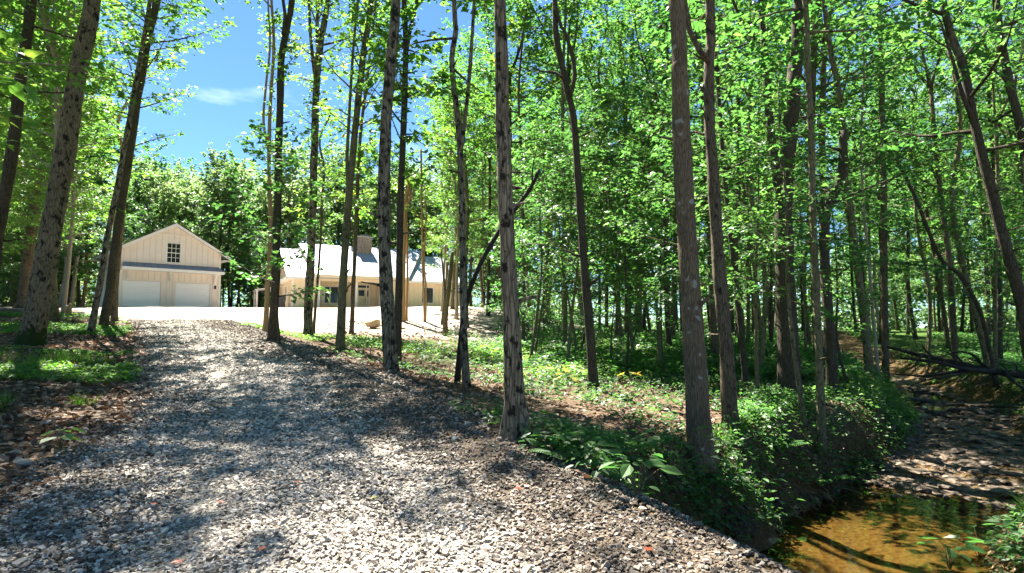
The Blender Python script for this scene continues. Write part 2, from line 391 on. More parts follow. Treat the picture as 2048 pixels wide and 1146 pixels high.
# ground materials: dirt and litter, green moss patches, pale trampled yard, wet creek mud
def ground_mat():
    m, n, l, out = mat_new('forest_floor')
    t = N(n, 'ShaderNodeTexCoord')
    n1 = N(n, 'ShaderNodeTexNoise', Scale=0.55, Detail=6.0, Roughness=0.6); n2 = N(n, 'ShaderNodeTexNoise', Scale=9.0, Detail=8.0, Roughness=0.72)
    vo = N(n, 'ShaderNodeTexVoronoi', Scale=16.0)
    for q in (n1, n2, vo): l.new(t.outputs['Object'], q.inputs['Vector'])
    c1 = ramp(n, [(0.30, (0.035, 0.023, 0.014)), (0.5, (0.10, 0.068, 0.042)), (0.72, (0.20, 0.14, 0.095))]); l.new(n2.outputs['Fac'], c1.inputs['Fac'])
    c2 = ramp(n, [(0.25, (0.018, 0.045, 0.008)), (0.7, (0.075, 0.13, 0.025))]); l.new(n2.outputs['Fac'], c2.inputs['Fac'])
    cy_ = ramp(n, [(0.28, (0.11, 0.07, 0.048)), (0.44, (0.29, 0.225, 0.18)), (0.56, (0.43, 0.36, 0.30)), (0.75, (0.58, 0.51, 0.45))]); l.new(n2.outputs['Fac'], cy_.inputs['Fac'])
    cc = ramp(n, [(0.3, (0.03, 0.021, 0.012)), (0.7, (0.17, 0.11, 0.045))]); l.new(n2.outputs['Fac'], cc.inputs['Fac'])
    def mixin(a, colr, attr, noise=True):
        at = N(n, 'ShaderNodeAttribute', attribute_name=attr)
        ad = N(n, 'ShaderNodeMath', operation='ADD'); l.new(at.outputs['Fac'], ad.inputs[0]); l.new(n1.outputs['Fac'], ad.inputs[1])
        rm = ramp(n, [(0.78 - 0.12, (0, 0, 0)), (0.78 + 0.14, (1, 1, 1))]); l.new(ad.outputs[0], rm.inputs['Fac'])
        mx = N(n, 'ShaderNodeMixRGB'); l.new(rm.outputs['Color'], mx.inputs['Fac']); l.new(a, mx.inputs['Color1']); l.new(colr.outputs['Color'], mx.inputs['Color2'])
        return mx.outputs['Color']
    c = mixin(c1.outputs['Color'], c2, 'green'); c = mixin(c, cy_, 'yard'); c = mixin(c, cc, 'creek')
    b = principled(n, 0.95, 0.1); l.new(c, b.inputs['Base Color'])
    hm = N(n, 'ShaderNodeMath', operation='ADD'); l.new(n2.outputs['Fac'], hm.inputs[0]); l.new(vo.outputs['Distance'], hm.inputs[1])
    bp = N(n, 'ShaderNodeBump', Strength=0.8, Distance=0.05); l.new(hm.outputs[0], bp.inputs['Height']); l.new(bp.outputs[0], b.inputs['Normal'])
    l.new(b.outputs[0], out.inputs['Surface'])
    return m
MAT_GROUND = ground_mat()
fx, fy, fz = X.ravel(), Y.ravel(), Z.ravel()
yard = smooth(24, 33, fy) * (1 - smooth(-2, 8, fx)) * (1 - smooth(58, 68, fy)) * smooth(-38, -31, fx)
dl_ = drive_l(np.clip(fy, -40, 60)) - fx
yard = np.where(dl_ > 1.5, yard * smooth(34, 40, fy), yard)
cd_, ci_ = creek_info(fx, fy)
creekm = (1 - smooth(0.2, 1.1, cd_ - HALF[ci_])) * (fy < 60)
green = 0.06 + 0.50 * smooth(9, 22, fy) * smooth(-6, 4, fx) + 0.5 * smooth(60, 95, fy) + 0.15 * smooth(12, 30, fx)
green = np.where(dl_ > 0, 0.08 + 0.12 * smooth(3, 8, dl_), green)
nx_, ny_ = len(gx), len(gy)
ii = (np.arange(ny_ - 1)[:, None] * nx_ + np.arange(nx_ - 1)[None, :]).ravel()
GF = np.stack([ii, ii + 1, ii + nx_ + 1, ii + nx_], -1)
ground = add_obj('ground', make_mesh('ground', np.stack([fx, fy, fz], -1), GF, [MAT_GROUND], True, {'yard': yard * 0.9, 'creek': creekm * 0.8, 'green': green}))
tag(ground, kind='structure')

# driveway sheet
def gravel_mat():
    m, n, l, out = mat_new('gravel')
    t = N(n, 'ShaderNodeTexCoord')
    vo = N(n, 'ShaderNodeTexVoronoi', Scale=52.0); vo2 = N(n, 'ShaderNodeTexVoronoi', Scale=13.0)
    n1 = N(n, 'ShaderNodeTexNoise', Scale=0.9, Detail=7.0, Roughness=0.65)
    for q in (vo, vo2, n1): l.new(t.outputs['Object'], q.inputs['Vector'])
    sx = N(n, 'ShaderNodeSeparateXYZ'); l.new(vo.outputs['Color'], sx.inputs[0])
    c = ramp(n, [(0.0, (0.07, 0.06, 0.05)), (0.35, (0.22, 0.19, 0.15)), (0.75, (0.40, 0.35, 0.29)), (1.0, (0.58, 0.52, 0.44))]); l.new(sx.outputs[0], c.inputs['Fac'])
    at = N(n, 'ShaderNodeAttribute', attribute_name='dirt')
    ad = N(n, 'ShaderNodeMath', operation='ADD'); l.new(at.outputs['Fac'], ad.inputs[0]); l.new(n1.outputs['Fac'], ad.inputs[1])
    rm = ramp(n, [(0.68, (0, 0, 0)), (0.98, (1, 1, 1))]); l.new(ad.outputs[0], rm.inputs['Fac'])
    dc = ramp(n, [(0.0, (0.05, 0.035, 0.024)), (1.0, (0.20, 0.155, 0.11))]); l.new(sx.outputs[1], dc.inputs['Fac'])
    mx = N(n, 'ShaderNodeMixRGB'); l.new(rm.outputs['Color'], mx.inputs['Fac']); l.new(c.outputs['Color'], mx.inputs['Color1']); l.new(dc.outputs['Color'], mx.inputs['Color2'])
    b = principled(n, 0.9, 0.15); l.new(mx.outputs['Color'], b.inputs['Base Color'])
    inv = N(n, 'ShaderNodeMath', operation='SUBTRACT'); inv.inputs[0].default_value = 1.0; l.new(vo.outputs['Distance'], inv.inputs[1])
    bp = N(n, 'ShaderNodeBump', Strength=1.0, Distance=0.03); l.new(inv.outputs[0], bp.inputs['Height']); l.new(bp.outputs[0], b.inputs['Normal'])
    l.new(b.outputs[0], out.inputs['Surface'])
    return m
MAT_GRAVEL = gravel_mat()
dy = np.concatenate([np.arange(-10, 14, 0.14), np.arange(14, 50.1, 0.4)]); du = np.linspace(0, 1, 60)
XL = drive_l(dy) - 0.15; XR = drive_r(dy) + 0.12
wob = 0.22 * sines(dy, dy * 0 + 5, 41, 5, 0.1, 1.2)
DX = (XL + wob)[:, None] * (1 - du) + (XR - 0.10 + 0.26 * sines(dy, dy * 0, 42, 6, 0.15, 2.4))[:, None] * du
DY = np.repeat(dy[:, None], len(du), 1)
crown = 0.03 * np.sin(np.pi * du)[None, :] + 0.012
rut = -0.025 * (np.exp(-((du - 0.30) / 0.07) ** 2) + np.exp(-((du - 0.68) / 0.07) ** 2))[None, :]
DZ = ground_h(DX, DY) + crown + rut + 0.012 * sines(DX, DY, 43, 5, 0.4, 2.5)
edge_d = np.clip(1 - np.minimum(du, 1 - du) * 5.0, 0, 1)
dirt = np.repeat(edge_d[None, :] * 0.55, len(dy), 0) + 0.55 * np.clip((du - 0.62) * 4, 0, 1)[None, :] * (DY < 18) + 0.3 * np.clip((0.22 - du) * 5, 0, 1)[None, :]
dirt = dirt * (1 - 0.8 * smooth(24, 32, DY))
nu, nv = len(du), len(dy)
jj = (np.arange(nv - 1)[:, None] * nu + np.arange(nu - 1)[None, :]).ravel()
driveway = add_obj('driveway', make_mesh('driveway', np.stack([DX, DY, DZ], -1).reshape(-1, 3), np.stack([jj, jj + 1, jj + nu + 1, jj + nu], -1), [MAT_GRAVEL], True, {'dirt': dirt.ravel()}))
tag(driveway, kind='structure')
def drive_z(x, y):
    xl = drive_l(y); xr = drive_r(y); u = np.clip((x - xl) / (xr - xl), 0, 1)
    return ground_h(x, y) + 0.03 * np.sin(np.pi * u) + 0.012 + -0.025 * (np.exp(-((u - 0.30) / 0.07) ** 2) + np.exp(-((u - 0.68) / 0.07) ** 2)) + 0.012 * sines(x, y, 43, 5, 0.4, 2.5)

# creek bed strip and water
def creek_mat():
    m, n, l, out = mat_new('creek_gravel')
    t = N(n, 'ShaderNodeTexCoord'); vo = N(n, 'ShaderNodeTexVoronoi', Scale=11.0); n1 = N(n, 'ShaderNodeTexNoise', Scale=1.3, Detail=6.0)
    l.new(t.outputs['Object'], vo.inputs['Vector']); l.new(t.outputs['Object'], n1.inputs['Vector'])
    sx = N(n, 'ShaderNodeSeparateXYZ'); l.new(vo.outputs['Color'], sx.inputs[0])
    c = ramp(n, [(0.0, (0.03, 0.02, 0.012)), (0.6, (0.08, 0.055, 0.034)), (1.0, (0.18, 0.135, 0.09))]); l.new(sx.outputs[0], c.inputs['Fac'])
    at = N(n, 'ShaderNodeAttribute', attribute_name='mud')
    ad = N(n, 'ShaderNodeMath', operation='ADD'); l.new(at.outputs['Fac'], ad.inputs[0]); l.new(n1.outputs['Fac'], ad.inputs[1])
    rm = ramp(n, [(0.8, (0, 0, 0)), (1.0, (1, 1, 1))]); l.new(ad.outputs[0], rm.inputs['Fac'])
    mx = N(n, 'ShaderNodeMixRGB'); mx.inputs['Color2'].default_value = (0.22, 0.155, 0.075, 1)
    l.new(rm.outputs['Color'], mx.inputs['Fac']); l.new(c.outputs['Color'], mx.inputs['Color1'])
    b = principled(n, 0.75, 0.3); l.new(mx.outputs['Color'], b.inputs['Base Color'])
    bp = N(n, 'ShaderNodeBump', Strength=0.7, Distance=0.05); l.new(vo.outputs['Distance'], bp.inputs['Height']); l.new(bp.outputs[0], b.inputs['Normal'])
    l.new(b.outputs[0], out.inputs['Surface']); return m
ck = CREEK[2:125]; tg = np.gradient(ck, axis=0); tg /= np.linalg.norm(tg, axis=1)[:, None]; nrm = np.stack([tg[:, 1], -tg[:, 0]], -1)
cw = np.linspace(-1, 1, 33); hw = HALF[2:125] + 0.25
CXs = ck[:, 0][:, None] + nrm[:, 0][:, None] * cw * hw[:, None]; CYs = ck[:, 1][:, None] + nrm[:, 1][:, None] * cw * hw[:, None]
CZs = ground_h(CXs, CYs) + 0.012
mud = 0.75 * (1 - smooth(8.5, 10.5, CYs))
nu2, nv2 = len(cw), len(ck)
jj = (np.arange(nv2 - 1)[:, None] * nu2 + np.arange(nu2 - 1)[None, :]).ravel()
okv = (CZs < BED[2:125][:, None] + 0.22).ravel(); CFc = np.stack([jj, jj + 1, jj + nu2 + 1, jj + nu2], -1); CFc = CFc[okv[CFc].all(1)]
creek_bed = add_obj('creek_bed', make_mesh('creek_bed', np.stack([CXs, CYs, CZs], -1).reshape(-1, 3), CFc, [creek_mat()], True, {'mud': mud.ravel()}))
tag(creek_bed, kind='structure')

# dirt track crossing the woodland floor
TRACK = catmull(np.array([on_ground(*p)[:2] for p in ((1170, 688), (1250, 703), (1330, 713), (1420, 722), (1520, 738))]), 40)
def track_d(x, y): return np.min(np.hypot(np.asarray(x)[..., None] - TRACK[:, 0], np.asarray(y)[..., None] - TRACK[:, 1]), -1)
tt_ = np.gradient(TRACK, axis=0); tt_ /= np.linalg.norm(tt_, axis=1)[:, None]; tn_ = np.stack([tt_[:, 1], -tt_[:, 0]], -1); tw_ = np.linspace(-1, 1, 9)
thw = 0.55 + 0.15 * sines(TRACK[:, 0], TRACK[:, 1], 88, 4, 0.2, 1.0)
TX = TRACK[:, 0][:, None] + tn_[:, 0][:, None] * tw_ * thw[:, None]; TY = TRACK[:, 1][:, None] + tn_[:, 1][:, None] * tw_ * thw[:, None]
TZ = ground_h(TX, TY) + 0.014 + 0.02 * (1 - tw_ ** 2)[None, :]
jt = (np.arange(len(TRACK) - 1)[:, None] * 9 + np.arange(8)[None, :]).ravel()
tag(add_obj('dirt_track', make_mesh('dirt_track', np.stack([TX, TY, TZ], -1).reshape(-1, 3), np.stack([jt, jt + 1, jt + 10, jt + 9], -1), [plain('track_dirt', (0.12, 0.085, 0.058), 0.95, 0.1, 0.3, 7.0, 0.6)], True)), kind='structure')

def water_mat():
    m, n, l, out = mat_new('tannin_water')
    fr = N(n, 'ShaderNodeFresnel', IOR=1.36)
    gl = N(n, 'ShaderNodeBsdfGlossy', Roughness=0.02); gl.inputs['Color'].default_value = (0.95, 0.97, 1, 1)
    tr = N(n, 'ShaderNodeBsdfTransparent'); tr.inputs['Color'].default_value = (0.50, 0.43, 0.26, 1)
    t = N(n, 'ShaderNodeTexCoord'); no = N(n, 'ShaderNodeTexNoise', Scale=5.0, Detail=2.0); l.new(t.outputs['Object'], no.inputs['Vector'])
    bp = N(n, 'ShaderNodeBump', Strength=0.06, Distance=0.05); l.new(no.outputs['Fac'], bp.inputs['Height'])
    l.new(bp.outputs[0], gl.inputs['Normal']); l.new(bp.outputs[0], fr.inputs['Normal'])
    ms = N(n, 'ShaderNodeMixShader'); l.new(fr.outputs[0], ms.inputs['Fac']); l.new(tr.outputs[0], ms.inputs[1]); l.new(gl.outputs[0], ms.inputs[2])
    l.new(ms.outputs[0], out.inputs['Surface']); return m
MAT_WATER = water_mat()
for (y0, y1, lev) in ((3.0, 10.8, -1.17), (16.2, 23.2, -0.78)):
    sel = [k for k in range(len(CREEK)) if y0 <= CREEK[k, 1] <= y1]
    c2 = CREEK[sel]; t2 = np.gradient(c2, axis=0); t2 /= np.linalg.norm(t2, axis=1)[:, None]; n2 = np.stack([t2[:, 1], -t2[:, 0]], -1)
    w2 = HALF[sel] + 0.9
    A = np.column_stack([c2 - n2 * w2[:, None], np.full(len(sel), lev)]); B = np.column_stack([c2 + n2 * w2[:, None], np.full(len(sel), lev)])
    k = np.arange(len(sel) - 1)
    w = add_obj('water', make_mesh('water', np.vstack([A, B]), np.stack([k, k + len(sel), k + len(sel) + 1, k + 1], -1), [MAT_WATER], True)); tag(w, kind='structure')
#==PART2==
# ------------------------------------------------------------------ garage and house
SIDING = plain('siding_beige', (0.80, 0.715, 0.63), 0.65, 0.3, 0.03, 2.0)
SIDING_H = plain('siding_cream', (0.76, 0.65, 0.46), 0.65, 0.3, 0.03, 2.0)
BATTEN_M = plain('batten_beige', (0.74, 0.66, 0.58), 0.65, 0.3, 0.03, 2.0)
BATTEN_H = plain('batten_cream', (0.70, 0.595, 0.415), 0.65, 0.3, 0.03, 2.0)
TRIM = plain('white_trim', (0.80, 0.78, 0.74), 0.5, 0.4, 0.02, 3.0)
DOORWHITE = plain('white_door_panel', (0.86, 0.86, 0.87), 0.4, 0.4, 0.02, 3.0)
ROOF_METAL = plain('grey_metal_roof', (0.40, 0.43, 0.48), 0.38, 0.5, 0.04, 0.8, metal=0.25)
SHINGLE = plain('slate_blue_roof', (0.21, 0.24, 0.32), 0.6, 0.4, 0.08, 3.0)
SHINGLE_EDGE = plain('dark_roof_edge', (0.035, 0.036, 0.042), 0.6, 0.3, 0.05)
CONCRETE = plain('concrete', (0.42, 0.40, 0.37), 0.9, 0.2, 0.08, 4.0)
BLACKMETAL = plain('black_metal', (0.018, 0.018, 0.02), 0.45, 0.5, 0.05)
GREYMETAL = plain('dark_grey_metal', (0.11, 0.11, 0.12), 0.5, 0.4, 0.05)
CREAMDOOR = plain('cream_door', (0.66, 0.60, 0.44), 0.5, 0.4, 0.02)
CURTAIN = plain('white_curtain', (0.75, 0.75, 0.72), 0.9, 0.1, 0.03)
def glass_mat():
    m, n, l, out = mat_new('window_glass')
    b = principled(n, 0.05, 0.6); t = N(n, 'ShaderNodeTexCoord'); no = N(n, 'ShaderNodeTexNoise', Scale=1.5); l.new(t.outputs['Object'], no.inputs['Vector'])
    r = ramp(n, [(0.3, (0.010, 0.012, 0.014)), (0.7, (0.03, 0.034, 0.038))]); l.new(no.outputs['Fac'], r.inputs['Fac']); l.new(r.outputs['Color'], b.inputs['Base Color'])
    l.new(b.outputs[0], out.inputs['Surface']); return m
GLASS = glass_mat()

def battens(parent, mesh, spans, axis='x', at=0.0):
    """spans: list of (position, z0, z1); one batten each, sharing one unit mesh"""
    for p, z0, z1 in spans:
        if z1 - z0 < 0.08: continue
        loc = (p, at, z0) if axis == 'x' else (at, p, z0)
        add_obj('batten', mesh, parent, loc, scale=(1, 1, z1 - z0))

def make_window(parent, x0, x1, z0, z1, y, cols, rows, fm, name='window', frame=0.07, muntin=0.03, curtain=None):
    """window in a wall facing -y at depth y; frame proud, panes recessed"""
    f = MB()
    f.box(x0 - frame, x0, y - 0.05, y + 0.04, z0 - frame, z1 + frame); f.box(x1, x1 + frame, y - 0.05, y + 0.04, z0 - frame, z1 + frame)
    f.box(x0, x1, y - 0.048, y + 0.038, z0 - frame, z0); f.box(x0, x1, y - 0.048, y + 0.038, z1, z1 + frame)
    win = f.build(name, fm, parent)
    pw = (x1 - x0) / cols; ph = (z1 - z0) / rows
    mb = MB().box(muntin / 2, pw - muntin / 2, 0, 0.012, muntin / 2, ph - muntin / 2)
    pane = mb.mesh('pane', GLASS)
    for i in range(cols):
        for j in range(rows):
            add_obj('pane', pane, win, (x0 + i * pw, y + 0.02, z0 + j * ph))
    bar = MB()
    for i in range(1, cols): bar.box(x0 + i * pw - muntin / 2, x0 + i * pw + muntin / 2, y - 0.012, y + 0.03, z0, z1)
    for j in range(1, rows):
        th = muntin * (1.9 if (rows == 4 and j == 2) else 1)
        bar.box(x0, x1, y - 0.014, y + 0.028, z0 + j * ph - th / 2, z0 + j * ph + th / 2)
    if cols > 1 or rows > 1: bar.build('muntin', fm, win)
    return win

# --- garage: local x along the facade, local y to the back
GW, GD = 7.7, 8.2
gz = 3.31
garage = thing('garage', 'beige board and batten garage with two white doors and gable roof', 'garage', (-31.8, 48.5, gz), math.atan2(0.691, 0.723))
pit = 0.58; apex = 7.05; wall_e = apex - pit * GW / 2                      # underside line of the roof
fw = MB()
D1, D2, DH = (0.22, 2.96), (4.08, 6.86), 2.14
fw.box(0, D1[0], 0, 0.15, -0.3, DH); fw.box(D1[1], D2[0], 0, 0.15, -0.3, DH); fw.box(D2[1], GW, 0, 0.15, -0.3, DH)
fw.box(0, GW, 0, 0.15, DH, 3.85)
WX0, WX1, WZ0, WZ1 = 3.36, 4.34, 3.86, 5.48
def gable_z(x): return apex - pit * abs(x - GW / 2)
fw.prism([(0, 3.85), (WX0, 3.85), (WX0, gable_z(WX0)), (0, wall_e)], 'y', 0, 0.15)
fw.prism([(WX1, 3.85), (GW, 3.85), (GW, wall_e), (WX1, gable_z(WX1))], 'y', 0, 0.15)
fw.prism([(WX0, WZ1), (WX1, WZ1), (WX1, gable_z(WX1)), (GW / 2, apex), (WX0, gable_z(WX0))], 'y', 0, 0.15)
front = fw.build('wall', SIDING, garage)
ow = MB(); ow.box(0, 0.15, 0.15, GD, -0.3, wall_e); ow.box(GW - 0.15, GW, 0.15, GD, -0.3, wall_e)
ow.prism([(0.15, -0.3), (GW - 0.15, -0.3), (GW - 0.15, wall_e), (GW / 2, apex), (0.15, wall_e)], 'y', GD - 0.15, GD)
back = ow.build('wall', SIDING, garage)
bat = MB().box(-0.03, 0.03, -0.028, 0, 0, 1).mesh('batten', BATTEN_M)
sp = []
for x in np.arange(0.22, GW, 0.455):
    top = gable_z(x) - 0.05
    if WX0 - 0.1 < x < WX1 + 0.1: sp += [(x, 3.66, WZ0 - 0.1), (x, WZ1 + 0.1, min(top, 6.22)), (x, 6.36, top)]
    elif top > 6.4: sp += [(x, 3.66, 6.22), (x, 6.36, top)]
    else: sp.append((x, 3.66, top))
    lo = DH + 0.1 if (D1[0] - 0.1 < x < D1[1] + 0.1 or D2[0] - 0.1 < x < D2[1] + 0.1) else 0.0
    sp.append((x, lo, 2.98))
battens(front, bat, sp)
MB().box(2.6, 5.1, -0.035, 0, 6.23, 6.35).build('trim_board', BATTEN_M, front)
for (a, b_) in (D1, D2):
    dr = MB().box(a, b_, 0.09, 0.13, 0, DH).build('garage_door', DOORWHITE, garage)
    sec = MB().box(0.0, b_ - a - 0.02, 0, 0.045, 0.014, DH / 4 - 0.014).mesh('panel', DOORWHITE, 0.006)
    for k in range(4): add_obj('panel', sec, dr, (a + 0.01, 0.05, k * DH / 4))
    t = MB(); t.box(a - 0.10, a, -0.03, 0.05, 0, DH + 0.1); t.box(b_, b_ + 0.10, -0.03, 0.05, 0, DH + 0.1); t.box(a, b_, -0.028, 0.05, DH, DH + 0.1)
    t.build('door_trim', SIDING, dr)
make_window(garage, WX0, WX1, WZ0, WZ1, 0.02, 3, 4, TRIM)
for x in (-0.02, GW - 0.10): MB().box(x, x + 0.12, -0.034, 0.02, 0, 3.0).build('corner_board', TRIM, garage)
# pent roof across the facade
pr = MB(); PZ0, PZ1, PO = 3.20, 3.66, 0.85
pr.hexa([(-0.05, -PO, PZ0 - 0.03), (GW + 0.05, -PO, PZ0 - 0.03), (0.2, -0.002, PZ1 - 0.03), (GW - 0.2, -0.002, PZ1 - 0.03),
         (-0.05, -PO, PZ0), (GW + 0.05, -PO, PZ0), (0.2, -0.002, PZ1), (GW - 0.2, -0.002, PZ1)])
pent = pr.build('pent_roof', SHINGLE_EDGE, garage)
npan = 15
for k in range(npan):
    a0, a1 = -0.05 + (GW + 0.1) * k / npan + 0.012, -0.05 + (GW + 0.1) * (k + 1) / npan - 0.012
    b0, b1 = 0.2 + (GW - 0.4) * k / npan + 0.012, 0.2 + (GW - 0.4) * (k + 1) / npan - 0.012
    q = 0.86
    MB().hexa([(a0, -PO, PZ0 + 0.002), (a1, -PO, PZ0 + 0.002), (a0 + (b0 - a0) * q, -PO * (1 - q), PZ0 + (PZ1 - PZ0) * q + 0.002), (a1 + (b1 - a1) * q, -PO * (1 - q), PZ0 + (PZ1 - PZ0) * q + 0.002),
               (a0, -PO, PZ0 + 0.022), (a1, -PO, PZ0 + 0.022), (a0 + (b0 - a0) * q, -PO * (1 - q), PZ0 + (PZ1 - PZ0) * q + 0.022), (a1 + (b1 - a1) * q, -PO * (1 - q), PZ0 + (PZ1 - PZ0) * q + 0.022)]).build('roof_panel', SHINGLE, pent)
MB().box(-0.06, GW + 0.06, -PO - 0.03, -PO + 0.001, 2.97, PZ0 + 0.012).build('fascia', TRIM, pent)
MB().box(-0.05, GW + 0.05, -PO + 0.001, 0, 2.98, 3.02).build('soffit', TRIM, pent)
for x in (0.5, 3.64, 7.18):
    br = MB(); br.box(x - 0.07, x + 0.07, -0.13, -0.03, 2.15, 2.98)
    br.prism([(-0.75, 2.98), (-0.62, 2.98), (-0.13, 2.42), (-0.13, 2.28)], 'x', x - 0.06, x + 0.06)
    br.build('bracket', TRIM, garage)
lm = MB(); lm.box(7.20, 7.30, -0.20, -0.04, 1.70, 1.92); lm.prism([(7.17, -0.23), (7.33, -0.23), (7.33, -0.03), (7.17, -0.03)], 'z', 1.92, 1.95); lm.box(7.225, 7.275, -0.14, -0.08, 1.95, 2.02); lm.box(7.21, 7.29, -0.04, 0, 1.74, 2.0)
lm.build('lantern', BLACKMETAL, garage, bevel=0.004)
# gable roof
ov, fo = 0.72, 0.55
for s in (-1, 1):
    xa = GW / 2; xe = GW / 2 + s * (GW / 2 + ov); ze = apex - pit * (GW / 2 + ov)
    sl = MB(); th = 0.06
    sl.hexa([(xa, -fo - 0.04, apex + 0.14), (xe, -fo - 0.04, ze + 0.14), (xa, GD + 0.4, apex + 0.14), (xe, GD + 0.4, ze + 0.14),
             (xa, -fo - 0.04, apex + 0.14 + th), (xe, -fo - 0.04, ze + 0.14 + th), (xa, GD + 0.4, apex + 0.14 + th), (xe, GD + 0.4, ze + 0.14 + th)])
    ro = sl.build('roof', SHINGLE_EDGE, garage)
    MB().hexa([(xa, -fo, apex - 0.12), (xe, -fo, ze - 0.12), (xa, -fo + 0.03, apex - 0.12), (xe, -fo + 0.03, ze - 0.12),
               (xa, -fo, apex + 0.138), (xe, -fo, ze + 0.138), (xa, -fo + 0.03, apex + 0.138), (xe, -fo + 0.03, ze + 0.138)]).build('fascia', TRIM, ro)
    MB().hexa([(xa, -fo + 0.03, apex + 0.04), (xe, -fo + 0.03, ze + 0.04), (xa, GD + 0.3, apex + 0.04), (xe, GD + 0.3, ze + 0.04),
               (xa, -fo + 0.03, apex + 0.138), (xe, -fo + 0.03, ze + 0.138), (xa, GD + 0.3, apex + 0.138), (xe, GD + 0.3, ze + 0.138)]).build('soffit', TRIM, ro)
    x1, x2 = sorted((xe, xe - s * 0.04)); MB().box(x1, x2, -fo + 0.03, GD + 0.3, ze - 0.12, ze + 0.14).build('eave_board', TRIM, ro)
    x1, x2 = sorted((GW / 2 + s * GW / 2, xe - s * 0.04)); MB().box(x1, x2, -fo + 0.03, GD + 0.2, ze - 0.12, ze - 0.09).build('eave_soffit', TRIM, ro)

# --- house
HA = math.atan2(0.46, 0.888)
hz = 3.05
house = thing('house', 'long cream house with bright metal roof, porch and stone chimney', 'house', (-18.3, 49.85, hz), HA)
HL, HD, VR = 14.6, 10.0, 5.0                # length, depth, ridge position
EZ, RZ = 2.72, 5.72                         # wing eave and ridge heights
PX0, PX1, PV = 2.0, 7.5, 1.8                # porch recess
def wall_seg(x0, x1, y, z0, z1, openings=(), thick=0.15):
    mb = MB(); xs = x0
    for (a, b_, c, d_) in sorted(openings):
        mb.box(xs, a, y, y + thick, z0, z1); 
        if c > z0: mb.box(a, b_, y, y + thick, z0, c)
        if d_ < z1: mb.box(a, b_, y, y + thick, d_, z1)
        xs = b_
    mb.box(xs, x1, y, y + thick, z0, z1)
    return mb.build('wall', SIDING_H, house)
hb = MB().box(-0.022, 0.022, -0.022, 0, 0, 1).mesh('batten', BATTEN_H)
def batten_row(wall, x0, x1, y, z1, openings=()):
    s = []
    for x in np.arange(x0 + 0.2, x1, 0.405):
        hit = [o for o in openings if o[0] - 0.09 < x < o[1] + 0.09]
        if hit:
            if hit[0][2] > 0.2: s.append((x, 0.0, hit[0][2] - 0.09))
            s.append((x, hit[0][3] + 0.09, z1))
        else: s.append((x, 0.0, z1))
    battens(wall, hb, s, 'x', y)
w = wall_seg(0, PX0, 0, -0.5, EZ + 0.1); batten_row(w, 0, PX0, 0, EZ + 0.05)
op = [(2.60, 4.20, 0.72, 2.15), (5.78, 6.92, 0.0, 2.42)]
w = wall_seg(PX0, PX1, PV, -0.5, EZ + 0.6, op); batten_row(w, PX0, PX1, PV, EZ + 0.5, op)
op2 = [(11.3, 12.35, 0.82, 2.2)]
w = wall_seg(PX1, HL, 0, -0.8, EZ + 0.1, op2); batten_row(w, PX1, HL, 0, EZ + 0.05, op2)
e = MB(); e.box(0, 0.15, 0.15, HD, -0.5, EZ + 0.1); e.prism([(0.0, EZ + 0.1), (HD, EZ + 0.1), (VR, RZ - 0.1)], 'x', 0.0, 0.15)
end = e.build('wall', SIDING_H, house)
unit = MB().box(-0.022, 0, -0.022, 0.022, 0, 1).mesh('batten', BATTEN_H)
s_ = []
for y in np.arange(0.3, HD - 0.1, 0.405):
    zt = EZ + 0.1 + (RZ - EZ - 0.2) * (1 - abs(y - VR) / VR)
    if 3.3 < y < 4.5: s_ += [(y, 0, 0.75), (y, 2.25, 2.6), (y, 2.95, zt)]
    else: s_ += [(y, 0, 2.6), (y, 2.95, zt)]
battens(end, unit, s_, 'y', 0.0)
wn_ = MB(); wn_.box(-0.05, 0.0, 3.35, 3.45, 0.75, 2.25); wn_.box(-0.05, 0.0, 4.35, 4.45, 0.75, 2.25); wn_.box(-0.048, 0, 3.45, 4.35, 0.75, 0.84); wn_.box(-0.048, 0, 3.45, 4.35, 2.16, 2.25)
wx = wn_.build('window', TRIM, house); MB().box(-0.02, -0.004, 3.45, 4.35, 0.84, 2.16).build('pane', GLASS, wx)
b_ = MB(); b_.box(HL - 0.15, HL, 0.15, HD, -1.0, EZ + 0.1); b_.box(0.15, HL - 0.15, HD - 0.15, HD, -0.8, EZ + 0.1); b_.prism([(0.0, EZ + 0.1), (HD, EZ + 0.1), (VR, RZ - 0.1)], 'x', HL - 0.15, HL)
b_.box(PX0 - 0.15, PX0, 0.15, PV + 0.15, -0.5, EZ + 0.4); b_.box(PX1, PX1 + 0.15, 0.15, PV + 0.15, -0.5, EZ + 0.4)
b_.build('wall', SIDING_H, house)
make_window(house, 2.60, 4.20, 0.72, 2.15, PV, 2, 1, TRIM, muntin=0.09)
MB().box(2.66, 2.98, PV + 0.005, PV + 0.017, 0.75, 2.12).build('curtain', CURTAIN, house)
make_window(house, 11.3, 12.35, 0.82, 2.2, 0.0, 1, 1, TRIM)
